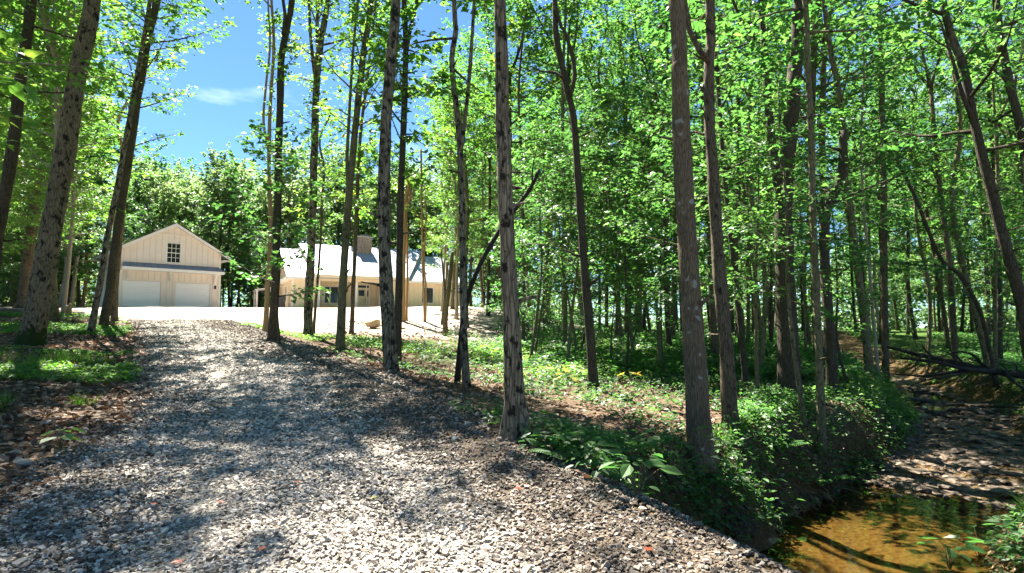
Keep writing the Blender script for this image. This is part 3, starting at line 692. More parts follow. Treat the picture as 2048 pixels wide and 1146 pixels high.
# front door with transom and side light
dt = MB(); 
for a, b2 in ((5.78, 5.85), (6.60, 6.66), (6.85, 6.92)): dt.box(a, b2, PV - 0.04, PV + 0.06, 0, 2.42)
dt.box(5.85, 6.60, PV - 0.038, PV + 0.058, 2.08, 2.14); dt.box(5.85, 6.60, PV - 0.038, PV + 0.058, 2.36, 2.42); dt.box(6.66, 6.85, PV - 0.038, PV + 0.058, 2.08, 2.14); dt.box(6.66, 6.85, PV - 0.038, PV + 0.058, 2.36, 2.42)
dr = MB().box(5.85, 6.60, PV + 0.0, PV + 0.045, 0.02, 2.08).build('door', CREAMDOOR, house)
dt.build('door_frame', TRIM, dr)
for (a, b2, c, d2) in ((5.93, 6.44, 1.40, 1.92), (6.70, 6.81, 1.35, 1.90), (5.86, 6.59, 2.145, 2.355), (6.67, 6.84, 2.145, 2.355)):
    MB().box(a, b2, PV - 0.008, PV + 0.004, c, d2).build('pane', GLASS, dr)
MB().box(6.665, 6.845, PV + 0.005, PV + 0.045, 0.02, 2.08).build('side_panel', CREAMDOOR, dr)
MB().box(6.50, 6.535, PV - 0.05, PV - 0.002, 0.80, 1.22).build('handle', BLACKMETAL, dr, bevel=0.006)
# porch
MB().box(PX0 - 0.2, PX1 + 0.25, -0.30, PV, -0.45, -0.02).build('porch_floor', CONCRETE, house)
for x in (2.12, 5.28, 7.44): MB().box(x - 0.11, x + 0.11, -0.16, 0.06, -0.02, 2.50).build('post', TRIM, house, bevel=0.01)
MB().box(PX0 - 0.05, PX1 + 0.05, -0.14, 0.08, 2.50, 2.78).build('beam', SIDING_H, house)
MB().box(PX0, PX1, 0.08, PV, 2.66, 2.70).build('porch_ceiling', SIDING_H, house)
wl_ = MB(); wl_.box(4.82, 4.92, PV - 0.14, PV - 0.02, 1.75, 1.98); wl_.box(4.84, 4.90, PV - 0.06, PV - 0.001, 1.7, 2.04); wl_.build('lantern', BLACKMETAL, house, bevel=0.004)
# roofs
def slope_roof(x0e, x1e, x0r, x1r, ve, ze, vr, zr, mat, name='roof', th=0.10, nseam=0, back=False):
    """a sloped slab: eave from x0e to x1e at depth ve, ridge from x0r to x1r at depth vr"""
    P = [(x0e, ve, ze - th), (x1e, ve, ze - th), (x0r, vr, zr - th), (x1r, vr, zr - th), (x0e, ve, ze), (x1e, ve, ze), (x0r, vr, zr), (x1r, vr, zr)]
    ro = MB().hexa(P).build(name, mat, house)
    for k in range(nseam + 1):
        t = k / max(nseam, 1); xe, xr = x0e + (x1e - x0e) * t, x0r + (x1r - x0r) * t
        w_ = 0.018
        MB().hexa([(xe - w_, ve, ze + 0.002), (xe + w_, ve, ze + 0.002), (xr - w_, vr, zr + 0.002), (xr + w_, vr, zr + 0.002),
                   (xe - w_, ve, ze + 0.036), (xe + w_, ve, ze + 0.036), (xr - w_, vr, zr + 0.036), (xr + w_, vr, zr + 0.036)]).build('seam', mat, ro)
    return ro
slope_roof(-0.5, 4.0, -0.5, 4.0, -0.5, EZ + 0.05, VR, RZ, ROOF_METAL, nseam=9)
slope_roof(8.0, HL + 0.5, 8.0, HL + 0.5, -0.5, EZ + 0.05, VR, RZ, ROOF_METAL, nseam=14)
slope_roof(-0.5, HL + 0.5, -0.5, HL + 0.5, HD + 0.5, EZ + 0.05, VR + 0.002, RZ, ROOF_METAL, nseam=0)
ME, MR = 3.02, 6.28
mr = slope_roof(1.75, 9.85, 1.1, 12.9, -0.62, ME, VR, MR, ROOF_METAL, nseam=20)
slope_roof(1.75, 9.85, 1.1, 12.9, HD + 0.6, ME, VR + 0.002, MR, ROOF_METAL)
# siding strips under the splayed rakes of the raised centre roof
for (xe, xr) in ((1.80, 1.16), (9.80, 12.84)):
    sgn = 1 if xe > 5 else -1
    MB().hexa([(xe - 0.05, -0.55, EZ + 0.03), (xe, -0.55, EZ + 0.03), (xr - 0.05, VR, RZ - 0.05), (xr, VR, RZ - 0.05),
               (xe - 0.05, -0.55, ME - 0.06), (xe, -0.55, ME - 0.06), (xr - 0.05, VR, MR - 0.10), (xr, VR, MR - 0.10)]).build('rake_siding', SIDING_H, house)
MB().box(-0.5, 1.72, -0.54, -0.51, EZ - 0.16, EZ + 0.03).build('fascia', TRIM, house)
MB().box(1.75, 9.85, -0.66, -0.63, ME - 0.26, ME - 0.02).build('fascia', SIDING_H, house)
MB().box(9.88, HL + 0.5, -0.54, -0.51, EZ - 0.16, EZ + 0.03).build('fascia', TRIM, house)
MB().box(-0.5, 1.72, -0.51, 0.0, EZ - 0.15, EZ - 0.12).build('soffit', TRIM, house)
MB().box(1.75, 9.85, -0.63, -0.15, EZ - 0.10 + 0.15, EZ - 0.07 + 0.15).build('soffit', SIDING_H, house)
MB().box(9.88, HL + 0.5, -0.51, 0.0, EZ - 0.15, EZ - 0.12).build('soffit', SIDING_H, house)
# left end: skirt eave and rake boards
MB().box(-0.55, 0.0, -0.5, HD + 0.4, EZ - 0.13, EZ + 0.06).build('skirt_eave', TRIM, house)
for (v0, v1) in ((-0.5, VR), (HD + 0.5, VR)):
    MB().hexa([(-0.53, v0, EZ - 0.12), (-0.503, v0, EZ - 0.12), (-0.53, v1, RZ - 0.22), (-0.503, v1, RZ - 0.22), (-0.53, v0, EZ + 0.04), (-0.503, v0, EZ + 0.04), (-0.53, v1, RZ - 0.02), (-0.503, v1, RZ - 0.02)]).build('rake_board', GREYMETAL, house)
rp = MB(); rp.hexa([(-2.3, 7.4, 1.98), (0, 7.4, 2.38), (-2.3, 10.6, 1.98), (0, 10.6, 2.38), (-2.3, 7.4, 2.08), (0, 7.4, 2.48), (-2.3, 10.6, 2.08), (0, 10.6, 2.48)]); rp.build('side_porch_roof', TRIM, house)
MB().box(-2.2, -2.05, 7.5, 7.65, -0.4, 1.99).build('post', TRIM, house); MB().box(-2.2, -2.05, 10.3, 10.45, -0.4, 1.99).build('post', TRIM, house)
# right end: recessed lean-to with its own low roof
lt = MB(); lt.box(HL, HL + 2.4, 3.2, 8.2, -1.0, 2.0); lt.build('lean_to_wall', SIDING_H, house)
rr_ = MB(); rr_.hexa([(HL, 2.7, 2.45), (HL + 3.0, 2.7, 1.92), (HL, 8.7, 2.45), (HL + 3.0, 8.7, 1.92), (HL, 2.7, 2.56), (HL + 3.0, 2.7, 2.03), (HL, 8.7, 2.56), (HL + 3.0, 8.7, 2.03)]); rr_.build('lean_to_roof', TRIM, house)
MB().box(HL - 0.02, HL + 0.07, -0.10, -0.02, -0.8, EZ - 0.15).build('downspout', TRIM, house)
MB().box(HL - 0.12, HL - 0.03, -0.036, 0, -0.6, EZ - 0.15).build('corner_board', TRIM, house)
MB().box(-0.03, 0.09, -0.036, 0, -0.4, EZ - 0.15).build('corner_board', TRIM, house)
# stone chimney
STONE = plain('chimney_stone', (0.36, 0.28, 0.22), 0.85, 0.2, 0.25, 9.0, 0.4)
STONE2 = plain('chimney_stone_grey', (0.34, 0.29, 0.25), 0.85, 0.2, 0.25, 9.0, 0.4)
MORTAR = plain('mortar', (0.20, 0.17, 0.14), 0.95, 0.1, 0.1, 8.0)
chx0, chx1, chy0, chy1, chz0, chz1 = 6.25, 7.55, 3.7, 4.7, 5.0, 7.05
chim = MB().box(chx0 + 0.03, chx1 - 0.03, chy0 + 0.03, chy1 - 0.03, chz0, chz1).build('chimney', MORTAR, house)
r = random.Random(5); z = chz0
while z < chz1 - 0.1:
    hh = r.uniform(0.15, 0.24)
    for (face, lo, hi) in (('f', chx0, chx1), ('l', chy0 + 0.04, chy1)):
        a = lo
        while a < hi - 0.05:
            wd = r.uniform(0.2, 0.45); b2 = min(a + wd, hi); dpt = r.uniform(0.0, 0.03)
            mb = MB()
            if face == 'f': mb.box(a + 0.008, b2 - 0.008, chy0 - dpt, chy0 + 0.05, z + 0.008, z + hh - 0.008)
            else: mb.box(chx0 - dpt, chx0 + 0.05, a + 0.008, b2 - 0.008, z + 0.008, z + hh - 0.008)
            mb.build('stone', r.choice((STONE, STONE, STONE2)), chim)
            a = b2
    z += hh
MB().box(chx0 - 0.1, chx1 + 0.1, chy0 - 0.1, chy1 + 0.1, chz1 + 0.002, chz1 + 0.1).build('cap', CONCRETE, chim)
MB().box(6.55, 7.25, 3.95, 4.45, chz1 + 0.1, chz1 + 0.3).build('flue_cover', GREYMETAL, chim)

# air conditioner beside the end wall
HM = Matrix.Translation((-18.3, 49.85, hz)) @ Matrix.Rotation(HA, 4, 'Z')
p = HM @ Vector((-0.75, 1.6, 0)); 
ac = thing('air_conditioner', 'dark grey louvred air conditioner box beside the cream end wall', 'air conditioner', (p.x, p.y, float(ground_h(p.x, p.y))), HA)
MB().box(-0.42, 0.42, -0.42, 0.42, -0.05, 0.06).build('base', CONCRETE, ac)
MB().box(-0.36, 0.36, -0.36, 0.36, 0.06, 0.98).build('casing', BLACKMETAL, ac)
lv = MB(); lv.box(-0.38, 0.38, -0.385, -0.36, 0, 0.045); lv.box(-0.385, -0.36, -0.38, 0.38, 0, 0.045); lv = lv.mesh('louvre', GREYMETAL)
for k in range(11): add_obj('louvre', lv, ac, (0, 0, 0.12 + k * 0.075))
MB().box(-0.4, 0.4, -0.4, 0.4, 0.98, 1.03).build('lid', GREYMETAL, ac, bevel=0.01)
#==PART3==
# ------------------------------------------------------------------ vegetation builders
SHAPES = {
    'kite': (np.array([(0, 0, 0), (0.42, 0.36, 0.07), (1, 0, -0.04), (0.42, -0.36, 0.07)]), np.array([(0, 2, 1), (0, 3, 2)])),
    'lobe': (np.array([(0, 0, 0), (0.16, 0.46, 0.06), (0.50, 0.24, 0.03), (1, 0, -0.08), (0.50, -0.24, 0.03), (0.16, -0.46, 0.06)]), np.array([(0, 2, 1), (0, 3, 2), (0, 4, 3), (0, 5, 4)])),
    'maple': (np.array([(0.35, 0, 0), (0, 0, 0), (0.10, 0.46, 0.03), (0.34, 0.24, 0.02), (0.66, 0.52, -0.02), (0.62, 0.17, 0.0), (1, 0, -0.08), (0.62, -0.17, 0), (0.66, -0.52, -0.02), (0.34, -0.24, 0.02), (0.10, -0.46, 0.03)]),
              np.array([(0, k + 1, k) for k in range(1, 10)] + [(0, 1, 10)])),
    'oval': (np.array([(0, 0, 0), (0.28, 0.26, 0.05), (0.66, 0.24, 0.03), (1, 0, -0.10), (0.66, -0.24, 0.03), (0.28, -0.26, 0.05)]), np.array([(0, 2, 1), (0, 3, 2), (0, 4, 3), (0, 5, 4)])),
    'blade': (np.array([(0, 0.03, 0), (0, -0.03, 0), (0.55, 0.022, 0.10), (0.55, -0.022, 0.10), (1, 0, -0.05)]), np.array([(0, 1, 3), (0, 3, 2), (2, 3, 4)])),
}
def leaf_geo(P, D, Nn, S, shape):
    TV, TF = SHAPES[shape]
    P = np.asarray(P); D = D / (np.linalg.norm(D, axis=1)[:, None] + 1e-9)
    Z_ = Nn - (Nn * D).sum(1)[:, None] * D; Z_ /= np.linalg.norm(Z_, axis=1)[:, None] + 1e-9
    Y_ = np.cross(Z_, D)
    S = np.broadcast_to(S, (len(P),))
    V = P[:, None, :] + S[:, None, None] * (TV[None, :, 0, None] * D[:, None, :] + TV[None, :, 1, None] * Y_[:, None, :] + TV[None, :, 2, None] * Z_[:, None, :])
    F = (np.arange(len(P))[:, None, None] * len(TV) + TF[None]).reshape(-1, 3)
    return V.reshape(-1, 3), F, len(TV)

def leaf_mesh(name, P, D, Nn, S, shape, mat, tint):
    V, F, k = leaf_geo(P, D, Nn, S, shape)
    return make_mesh(name, V, F, [mat], False, {'tint': np.repeat(tint, k)})

class Wood:
    def __init__(s): s.V = []; s.F = []; s.T = []; s.n = 0
    def add(s, V, F, T):
        s.V.append(V); s.F.append(F + s.n)
        if len(T): s.T.append(np.asarray(T) + s.n)
        s.n += len(V)
    def mesh(s, name, mat):
        F = [np.concatenate(s.F)]
        if s.T: F.append(np.concatenate(s.T))
        return make_mesh(name, np.concatenate(s.V), F, [mat], True)

def trunk_tube(wood, pts, rad, sides=12, flare=0.5, lump=0.06, seed=0, step=0.25, flare_h=0.28, lobes=5, extra=None):
    L = np.linalg.norm(np.diff(pts, axis=0), axis=1).sum()
    n = max(8, int(L / step)); P = catmull(pts, n)
    h = np.concatenate([[0], np.cumsum(np.linalg.norm(np.diff(P, axis=0), axis=1))])
    R = np.interp(h, np.linspace(0, L, len(rad)), rad)
    V, F, T = tube(P, R, sides)
    V = V.reshape(n, sides, 3); ax = P[:, None, :]
    rg = np.random.default_rng(seed); an = np.linspace(0, 2 * np.pi, sides, endpoint=False)
    m = np.ones((n, sides))
    for k in range(5):
        m += lump / (1 + 0.5 * k) * np.sin((k + 1) * an[None, :] + h[:, None] * rg.uniform(0.8, 2.6) * (k + 1) + rg.uniform(0, 6.28))
    m += rg.normal(0, lump * 0.35, (n, sides))
    ph = rg.uniform(0, 6.28)
    m += flare * np.exp(-h[:, None] / flare_h) * (0.75 + 0.45 * np.cos(lobes * an[None, :] + ph) + 0.25 * np.cos(2 * an[None, :] + ph * 2))
    V = ax + (V - ax) * m[:, :, None]
    wood.add(V.reshape(-1, 3), F, T)
    return P, h, R

def grow(rng, wood, limbs, leaf_size, per_sub, sub_gap=0.42, flat=0.35, droop=0.25, sub_len=0.45, wood_sub=True, lsides=5):
    """limbs: (start, azimuth, elevation, length, radius, curl).  Adds wood, returns leaf arrays"""
    LP, LD, LN = [], [], []
    for (p0, az, el_, L, r0, curl) in limbs:
        n = 7; pts = [np.array(p0, float)]; a, e = az, el_
        for k in range(n - 1):
            a += rng.normal(0, 0.13); e += curl / (n - 1) + rng.normal(0, 0.08)
            pts.append(pts[-1] + L / (n - 1) * np.array([math.cos(a) * math.cos(e), math.sin(a) * math.cos(e), math.sin(e)]))
        pts = np.array(pts)
        wood.add(*tube(pts, np.linspace(r0, max(r0 * 0.22, 0.004), n), lsides, False))
        ns = max(3, int(L * 0.8 / sub_gap)); side = rng.choice((-1, 1))
        for j in range(ns + 1):
            s = 0.22 + 0.78 * j / ns; f = s * (n - 1); i = min(int(f), n - 2)
            q = pts[i] + (pts[i + 1] - pts[i]) * (f - i); T = pts[i + 1] - pts[i]; T /= np.linalg.norm(T)
            side = -side
            if j == ns: ta, te = math.atan2(T[1], T[0]), math.asin(np.clip(T[2], -1, 1))
            else: ta, te = math.atan2(T[1], T[0]) + side * rng.uniform(0.5, 1.15), math.asin(np.clip(T[2], -1, 1)) * 0.35 + rng.normal(0.05, 0.2)
            sl = L * sub_len * (1.15 - 0.75 * s) * rng.uniform(0.6, 1.2) + 0.15
            dv = np.array([math.cos(ta) * math.cos(te), math.sin(ta) * math.cos(te), math.sin(te)])
            tip = q + dv * sl + np.array([0, 0, -0.06 * sl])
            if wood_sub: wood.add(*tube(np.array([q, (q + tip) / 2 + np.array([0, 0, 0.03 * sl]), tip]), [max(r0 * 0.3, 0.005), max(r0 * 0.2, 0.004), 0.002], 3, False))
            m = max(3, int(per_sub * (0.5 + sl)))
            tt = rng.uniform(0.12, 1.05, m)[:, None]
            lat = np.array([-dv[1], dv[0], 0]); lat /= np.linalg.norm(lat) + 1e-9
            w = rng.normal(0, 0.16 * sl + 0.07, m)[:, None]
            pos = q + (tip - q) * tt + lat * w + np.array([0, 0, 1]) * rng.normal(0, 0.05 + 0.05 * sl, m)[:, None]
            out = dv * 0.7 + lat * np.sign(w) * rng.uniform(0.2, 1.2, (m, 1)) + rng.normal(0, 0.3, (m, 3)); out[:, 2] -= droop
            LP.append(pos); LD.append(out); LN.append(np.array([0, 0, 1.0]) + rng.normal(0, flat, (m, 3)))
    if not LP: return None
    P, D, Nn = np.concatenate(LP), np.concatenate(LD), np.concatenate(LN)
    S = leaf_size * np.clip(rng.lognormal(-0.12, 0.32, len(P)), 0.4, 1.6)
    # clumped tint: neighbouring leaves share some of their colour
    t = 0.5 + 0.22 * sines(P[:, 0] * 1.0 + P[:, 2], P[:, 1] - P[:, 2] * 0.6, int(rng.integers(1e6)), 4, 0.12, 0.7) + rng.normal(0, 0.16, len(P))
    return P, D, Nn, S, np.clip(t, 0, 1)

def limb_set(rng, P, h, R, h0, h1, n, lmax, el0=15, el1=62, curl=0.15, low=0.55, az0=None, lean=None, topf=0.45):
    out = []; az = rng.uniform(0, 6.28)
    for k in range(n):
        t = (k + rng.uniform(0, 0.9)) / n; hh = h0 + (h1 - h0) * t
        i = min(np.searchsorted(h, hh), len(P) - 1)
        prof = (low + (1 - low) * math.sin(math.pi * min(1, t * 1.25 + 0.05)) ) * (1 - topf * t ** 3)
        az += 2.4 + rng.normal(0, 0.35)
        a = az if az0 is None else az0 + rng.normal(0, 0.8)
        L = lmax * prof * rng.uniform(0.65, 1.2)
        e = math.radians(el0 + (el1 - el0) * t + rng.normal(0, 8))
        out.append((P[i], a, e, L, min(0.012 * L + 0.010, R[i] * 0.65), curl + rng.normal(0, 0.12)))
    return out

# ------------------------------------------------------------------ forest templates
def tree_template(seed, H, r, h0, lmax, nl, leaf, per, shape, mat, bark, lean=0.5, fork=False, sub_gap=0.45, sides=8, low=0.55):
    rng = np.random.default_rng(seed)
    n = 6; zz = np.linspace(0, H * 0.93, n); az = rng.uniform(0, 6.28)
    pts = np.stack([lean * np.cos(az) * (zz / H) ** 1.4 + rng.normal(0, 0.10, n) * (zz > 0), lean * np.sin(az) * (zz / H) ** 1.4 + rng.normal(0, 0.10, n) * (zz > 0), zz], -1)
    wd = Wood()
    kf = rng.uniform(0.42, 0.55); cut = max(3, int(round(kf * n)) + 1)
    P, h, R = trunk_tube(wd, pts[:cut], [r, r * 0.86, r * 0.74], sides, 0.4, 0.05, seed, 0.6)
    limbs = limb_set(rng, P, h, R, h0, h[-1], max(5, int(nl * 0.34)), lmax * 0.9, low=low, el0=5, el1=30, topf=0.0)
    nlead = int(rng.integers(2, 5)); a0 = rng.uniform(0, 6.28); rest = H * 0.93 - P[-1][2]
    for q in range(nlead):
        aa = a0 + 6.28 * q / nlead + rng.normal(0, 0.3); sp_ = rng.uniform(0.12, 0.34) * (0.4 if q == 0 else 1); ll = rest * (1.0 if q == 0 else rng.uniform(0.65, 0.98))
        tz = np.linspace(0, 1, 5)[:, None]
        lp = P[-1] + np.concatenate([np.cos(aa) * sp_ * ll * tz ** 0.8, np.sin(aa) * sp_ * ll * tz ** 0.8, ll * tz], 1) + np.vstack([np.zeros(3), rng.normal(0, 0.12, (4, 3))])
        P2, h2, R2 = trunk_tube(wd, lp, [r * 0.58, r * 0.42, r * 0.26, r * 0.08], max(5, sides - 2), 0.0, 0.05, seed + q, 0.7)
        limbs += limb_set(rng, P2, h2, R2, 0.4, h2[-1], max(6, int(nl * 0.85 / nlead)), lmax * 0.75, low=0.8, el0=15, el1=55, topf=0.35)
    lv = grow(rng, wd, limbs, leaf, per, sub_gap, wood_sub=leaf < 0.2, lsides=4)
    return wd.mesh('trunk', bark), leaf_mesh('crown', *lv[:4], shape, mat, lv[4])

MID = [tree_template(100 + k, H, r, h0, lm, nl, 0.145, 20, 'lobe', m, b) for k, (H, r, h0, lm, nl, m, b) in enumerate((
    (19, 0.11, 6.0, 3.2, 40, LEAF_MID, BARK_BACKLIT), (21, 0.13, 7.5, 3.4, 40, LEAF_MID, BARK_BROWN), (17, 0.08, 3.5, 2.8, 38, LEAF_MID, BARK_OLIVE),
    (22, 0.14, 8.0, 3.6, 40, LEAF_MID, BARK_BACKLIT), (18, 0.09, 4.5, 3.0, 38, LEAF_DEEP, BARK_OLIVE), (20, 0.11, 6.5, 3.2, 40, LEAF_BRIGHT, BARK_BROWN)))]
LEFTS = [tree_template(150 + k, H, r, h0, lm, nl, 0.17, 23, 'lobe', LEAF_BRIGHT, b) for k, (H, r, h0, lm, nl, b) in enumerate((
    (18, 0.12, 3.5, 3.0, 42, BARK_PALE), (20, 0.14, 4.0, 3.2, 42, BARK_OLIVE), (17, 0.10, 3.0, 2.7, 42, BARK_PALE)))]
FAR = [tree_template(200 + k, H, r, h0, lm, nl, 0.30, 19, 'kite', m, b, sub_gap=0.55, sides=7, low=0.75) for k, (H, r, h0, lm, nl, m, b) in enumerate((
    (20, 0.17, 4.0, 3.8, 52, LEAF_FAR, BARK_BACKLIT), (19, 0.15, 5.0, 3.5, 50, LEAF_FAR, BARK_BROWN), (21, 0.18, 3.0, 4.0, 54, LEAF_MID, BARK_PALE), (18, 0.13, 2.5, 3.4, 52, LEAF_FAR, BARK_BACKLIT)))]
SAP = []
for k, (H, r, h0, lm, nl, m) in enumerate(((6.5, 0.045, 1.6, 1.7, 16, LEAF_MID), (8.5, 0.06, 2.2, 2.1, 19, LEAF_DEEP), (5.0, 0.035, 1.0, 1.5, 14, LEAF_MID), (9.5, 0.07, 2.8, 2.3, 20, LEAF_MID), (4.0, 0.028, 0.8, 1.2, 12, LEAF_DEEP))):
    rng = np.random.default_rng(300 + k); zz = np.linspace(0, H, 6)
    pts = np.stack([rng.normal(0, 0.12, 6).cumsum() * (zz > 0), rng.normal(0, 0.12, 6).cumsum() * (zz > 0), zz], -1)
    wd = Wood(); P, h, R = trunk_tube(wd, pts, [r, r * 0.8, r * 0.6, r * 0.4, r * 0.25, r * 0.1], 7, 0.3, 0.04, k, 0.3)
    lv = grow(rng, wd, limb_set(rng, P, h, R, h0, h[-1], nl, lm, 5, 40, 0.05, 0.7), 0.14, 20, 0.34, flat=0.28, lsides=4)
    SAP.append((wd.mesh('trunk', BARK_OLIVE if k % 2 else BARK_BACKLIT), leaf_mesh('crown', *lv[:4], 'lobe', m, lv[4])))

def place_tree(name, tmpl, x, y, s, rz, label, cat, group, tilt=(0, 0)):
    t = thing(name, label, cat, (x, y, float(ground_h(x, y)) - 0.05), rz, group)
    t.rotation_euler = (tilt[0], tilt[1], rz); t.scale = (s, s, s)
    add_obj('trunk', tmpl[0], t); add_obj('crown', tmpl[1], t)
    if group and name in ('tree', 'sapling') and cat == name: FILL.append((t, name, x, y, tmpl[0].materials[0].name))
    return t

placed = []; FILL = []; CUST = []
def free(x, y, d):
    return all((x - a) ** 2 + (y - b) ** 2 > (d + e) ** 2 * 0.25 for a, b, e in placed)

# ------------------------------------------------------------------ the trees that can be told apart
# (name, label, bark, width px, base px, trunk px path upwards, taper, forks, leaf spec)
def custom_tree(label, bark, wpx, base, path, H, forks=(), limbs=None, leaf=('lobe', LEAF_MID, 0.13, 14), taper=0.55, flare=0.42, lump=0.06, sides=14, seed=0, depth=None, cat='tree', top_cut=False, lobes=5, flare_h=0.28, step=0.22, name='tree', sink=0.06, fork_leaf=True):
    rng = np.random.default_rng(1000 + seed)
    b = on_ground(*base) if depth is None else at_depth(base[0], base[1], depth)
    Yd = b[1]
    if depth is not None: b[2] = ground_h(b[0], b[1])
    r0 = 0.80 * wpx / F_PX * Yd / 2
    pts = [b - np.array([0, 0, sink])] + [at_depth(px, py, Yd + k * 0.03) for k, (px, py) in enumerate(path)]
    pts = np.array(pts)
    if not top_cut:
        dirv = pts[-1] - pts[-2]; dirv /= np.linalg.norm(dirv); dirv = dirv * 0.6 + np.array([0, 0, 0.8]); dirv /= np.linalg.norm(dirv)
        rem = b[2] + H - pts[-1][2]
        if rem > 1.0: pts = np.vstack([pts, pts[-1] + dirv * rem * 0.5 + rng.normal(0, 0.15, 3), pts[-1] + dirv * rem + rng.normal(0, 0.2, 3)])
    loc = pts - b
    wd = Wood()
    L = np.linalg.norm(np.diff(loc, axis=0), axis=1).sum()
    hv = max(b[2] + 1.6 + 0.5 * Yd - b[2], 4.0)                    # height seen in the frame
    fr = np.linspace(0, 1, 9); hh = fr * L
    rad = r0 * np.where(hh < hv, 1 - (1 - taper) * hh / hv, taper * np.clip(1 - (hh - hv) / (L - hv + 1.2), 0.12, 1)) if not top_cut else r0 * (1 - (1 - taper) * fr)
    P, h, R = trunk_tube(wd, loc, rad, sides, flare, lump, seed, step, flare_h, lobes)
    tips = [(P, h, R)]
    for q in range(2 + int(wpx > 18) * 3):
        hh_ = rng.uniform(1.2, max(2.0, min(hv, h[-1]) * 0.95)); i_ = min(int(np.searchsorted(h, hh_)), len(P) - 1); az_ = rng.uniform(0, 6.28); ln = rng.uniform(0.08, 0.4) + R[i_]
        e_ = P[i_] + np.array([math.cos(az_) * ln, math.sin(az_) * ln, rng.uniform(0.0, 0.5) * ln]); rs = min(R[i_] * 0.3, rng.uniform(0.010, 0.03))
        wd.add(*tube(np.array([P[i_], (P[i_] + e_) / 2 + rng.normal(0, 0.02, 3), e_]), [rs * 1.5, rs, rs * 0.6], 6, True))
    for (fp, fw_px) in forks:
        q = np.array([at_depth(px, py, Yd + 0.02 * k) for k, (px, py) in enumerate(fp)]) - b
        dirv = q[-1] - q[-2]; dirv /= np.linalg.norm(dirv)
        if not top_cut and fp[-1][1] < 40: q = np.vstack([q, q[-1] + dirv * 2.0 + np.array([0, 0, 1.2])])
        rf = 0.9 * fw_px / F_PX * Yd / 2
        tips.append(trunk_tube(wd, q, [rf, rf * 0.75, rf * 0.4], 9, 0.0, 0.05, seed + 7, 0.25))
    t = thing(name, label, cat, tuple(b))
    lv = None
    if limbs:
        ls = []
        for (h0, h1, n, lmax, e0, e1, az0) in limbs:
            ls += limb_set(rng, P, h, R, h0, min(h1, h[-1]), n, lmax, e0, e1, az0=az0)
        for tp in (tips[1:] if fork_leaf else []):
            ls += limb_set(rng, tp[0], tp[1], tp[2], tp[1][-1] * 0.45, tp[1][-1], 5, 1.3, 20, 60)
        lv = grow(rng, wd, ls, leaf[2], leaf[3], lsides=5)
    add_obj('trunk', wd.mesh('trunk', bark), t)
    if lv: add_obj('crown', leaf_mesh('crown', *lv[:4], leaf[0], leaf[1], lv[4]), t)
    placed.append((b[0], b[1], 1.2)); CUST.append((b[0], b[1], seed))
    return t

BR = ('lobe', LEAF_BRIGHT, 0.16, 22); MD = ('lobe', LEAF_MID, 0.15, 16); DP = ('lobe', LEAF_DEEP, 0.13, 13)
SPARSE = ('lobe', LEAF_BRIGHT, 0.14, 12)
# left of the drive
custom_tree('huge mottled tree with mossy foot left of the gravel drive', BARK_BIG, 53, (62, 692), [(88, 540), (118, 380), (150, 180), (185, 0)], 21, limbs=[(9.5, 21, 40, 5.8, 10, 50, None)], leaf=BR, taper=0.70, flare=0.40, lump=0.05, sides=26, seed=1, step=0.12)
custom_tree('dark leaning trunk beyond the mossy-footed tree, on the left bank', BARK_BACKLIT, 30, (-30, 640), [(-5, 470), (20, 330), (40, 170), (62, 0)], 19, limbs=[(6, 19, 26, 3.0, 10, 60, None)], leaf=BR, seed=2, taper=0.8, depth=15.5)
custom_tree('brown slanting trunk just behind the mossy-footed tree', BARK_BROWN, 24, (42, 616), [(62, 470), (80, 330), (100, 170), (128, 0)], 22, limbs=[(5.5, 22, 30, 2.8, 10, 60, None)], leaf=BR, seed=3, taper=0.65)
custom_tree('slender pale-footed tree, frontmost of the trio before the garage', BARK_MOTTLE, 15, (180, 668), [(196, 590), (214, 480), (240, 345), (262, 220), (285, 90), (300, 0)], 18, limbs=[(8.5, 18, 16, 2.0, 15, 60, None)], leaf=BR, seed=4, taper=0.7, flare=0.3)
custom_tree('thick dark smooth trunk, middle of the trio before the garage', BARK_BACKLIT, 20, (206, 656), [(222, 560), (238, 440), (256, 330), (272, 220), (292, 100), (312, 0)], 20, limbs=[(8, 20, 24, 2.6, 12, 60, None)], leaf=BR, seed=5, taper=0.85)
custom_tree('brown barked tree beside the garage, rearmost of the trio', BARK_BROWN, 15, (228, 645), [(232, 560), (243, 440), (258, 330), (275, 200), (296, 80), (318, 0)], 20, limbs=[(6.5, 20, 24, 2.6, 12, 60, None)], leaf=BR, seed=6, taper=0.7)
custom_tree('thin bare sapling coloured sunlit tan between the brown trunks by the garage', BARK_TAN, 8, (216, 632), [(222, 540), (232, 420), (243, 300)], 12, limbs=[(8, 12, 8, 1.2, 20, 60, None)], leaf=SPARSE, seed=7)
custom_tree('forked pale grey tree in the sunny woods left of the garage', BARK_PALE, 14, (151, 608), [(158, 500), (163, 420), (166, 380), (163, 300), (160, 220)], 14, forks=[([(166, 395), (176, 360), (181, 310), (178, 230)], 8)], limbs=[(8, 14, 12, 1.8, 15, 60, None)], leaf=SPARSE, seed=8)
custom_tree('straight pale thin trunk between the mossy tree and forked grey tree', BARK_PALE, 9, (115, 602), [(120, 500), (127, 380), (130, 250)], 13, limbs=[(6, 13, 12, 1.6, 15, 60, None)], leaf=SPARSE, seed=9)
custom_tree('pale thin trunk next to the forked grey tree', BARK_PALE, 9, (175, 604), [(180, 500), (184, 400), (192, 280)], 13, limbs=[(7, 13, 12, 1.6, 15, 60, None)], leaf=SPARSE, seed=10)
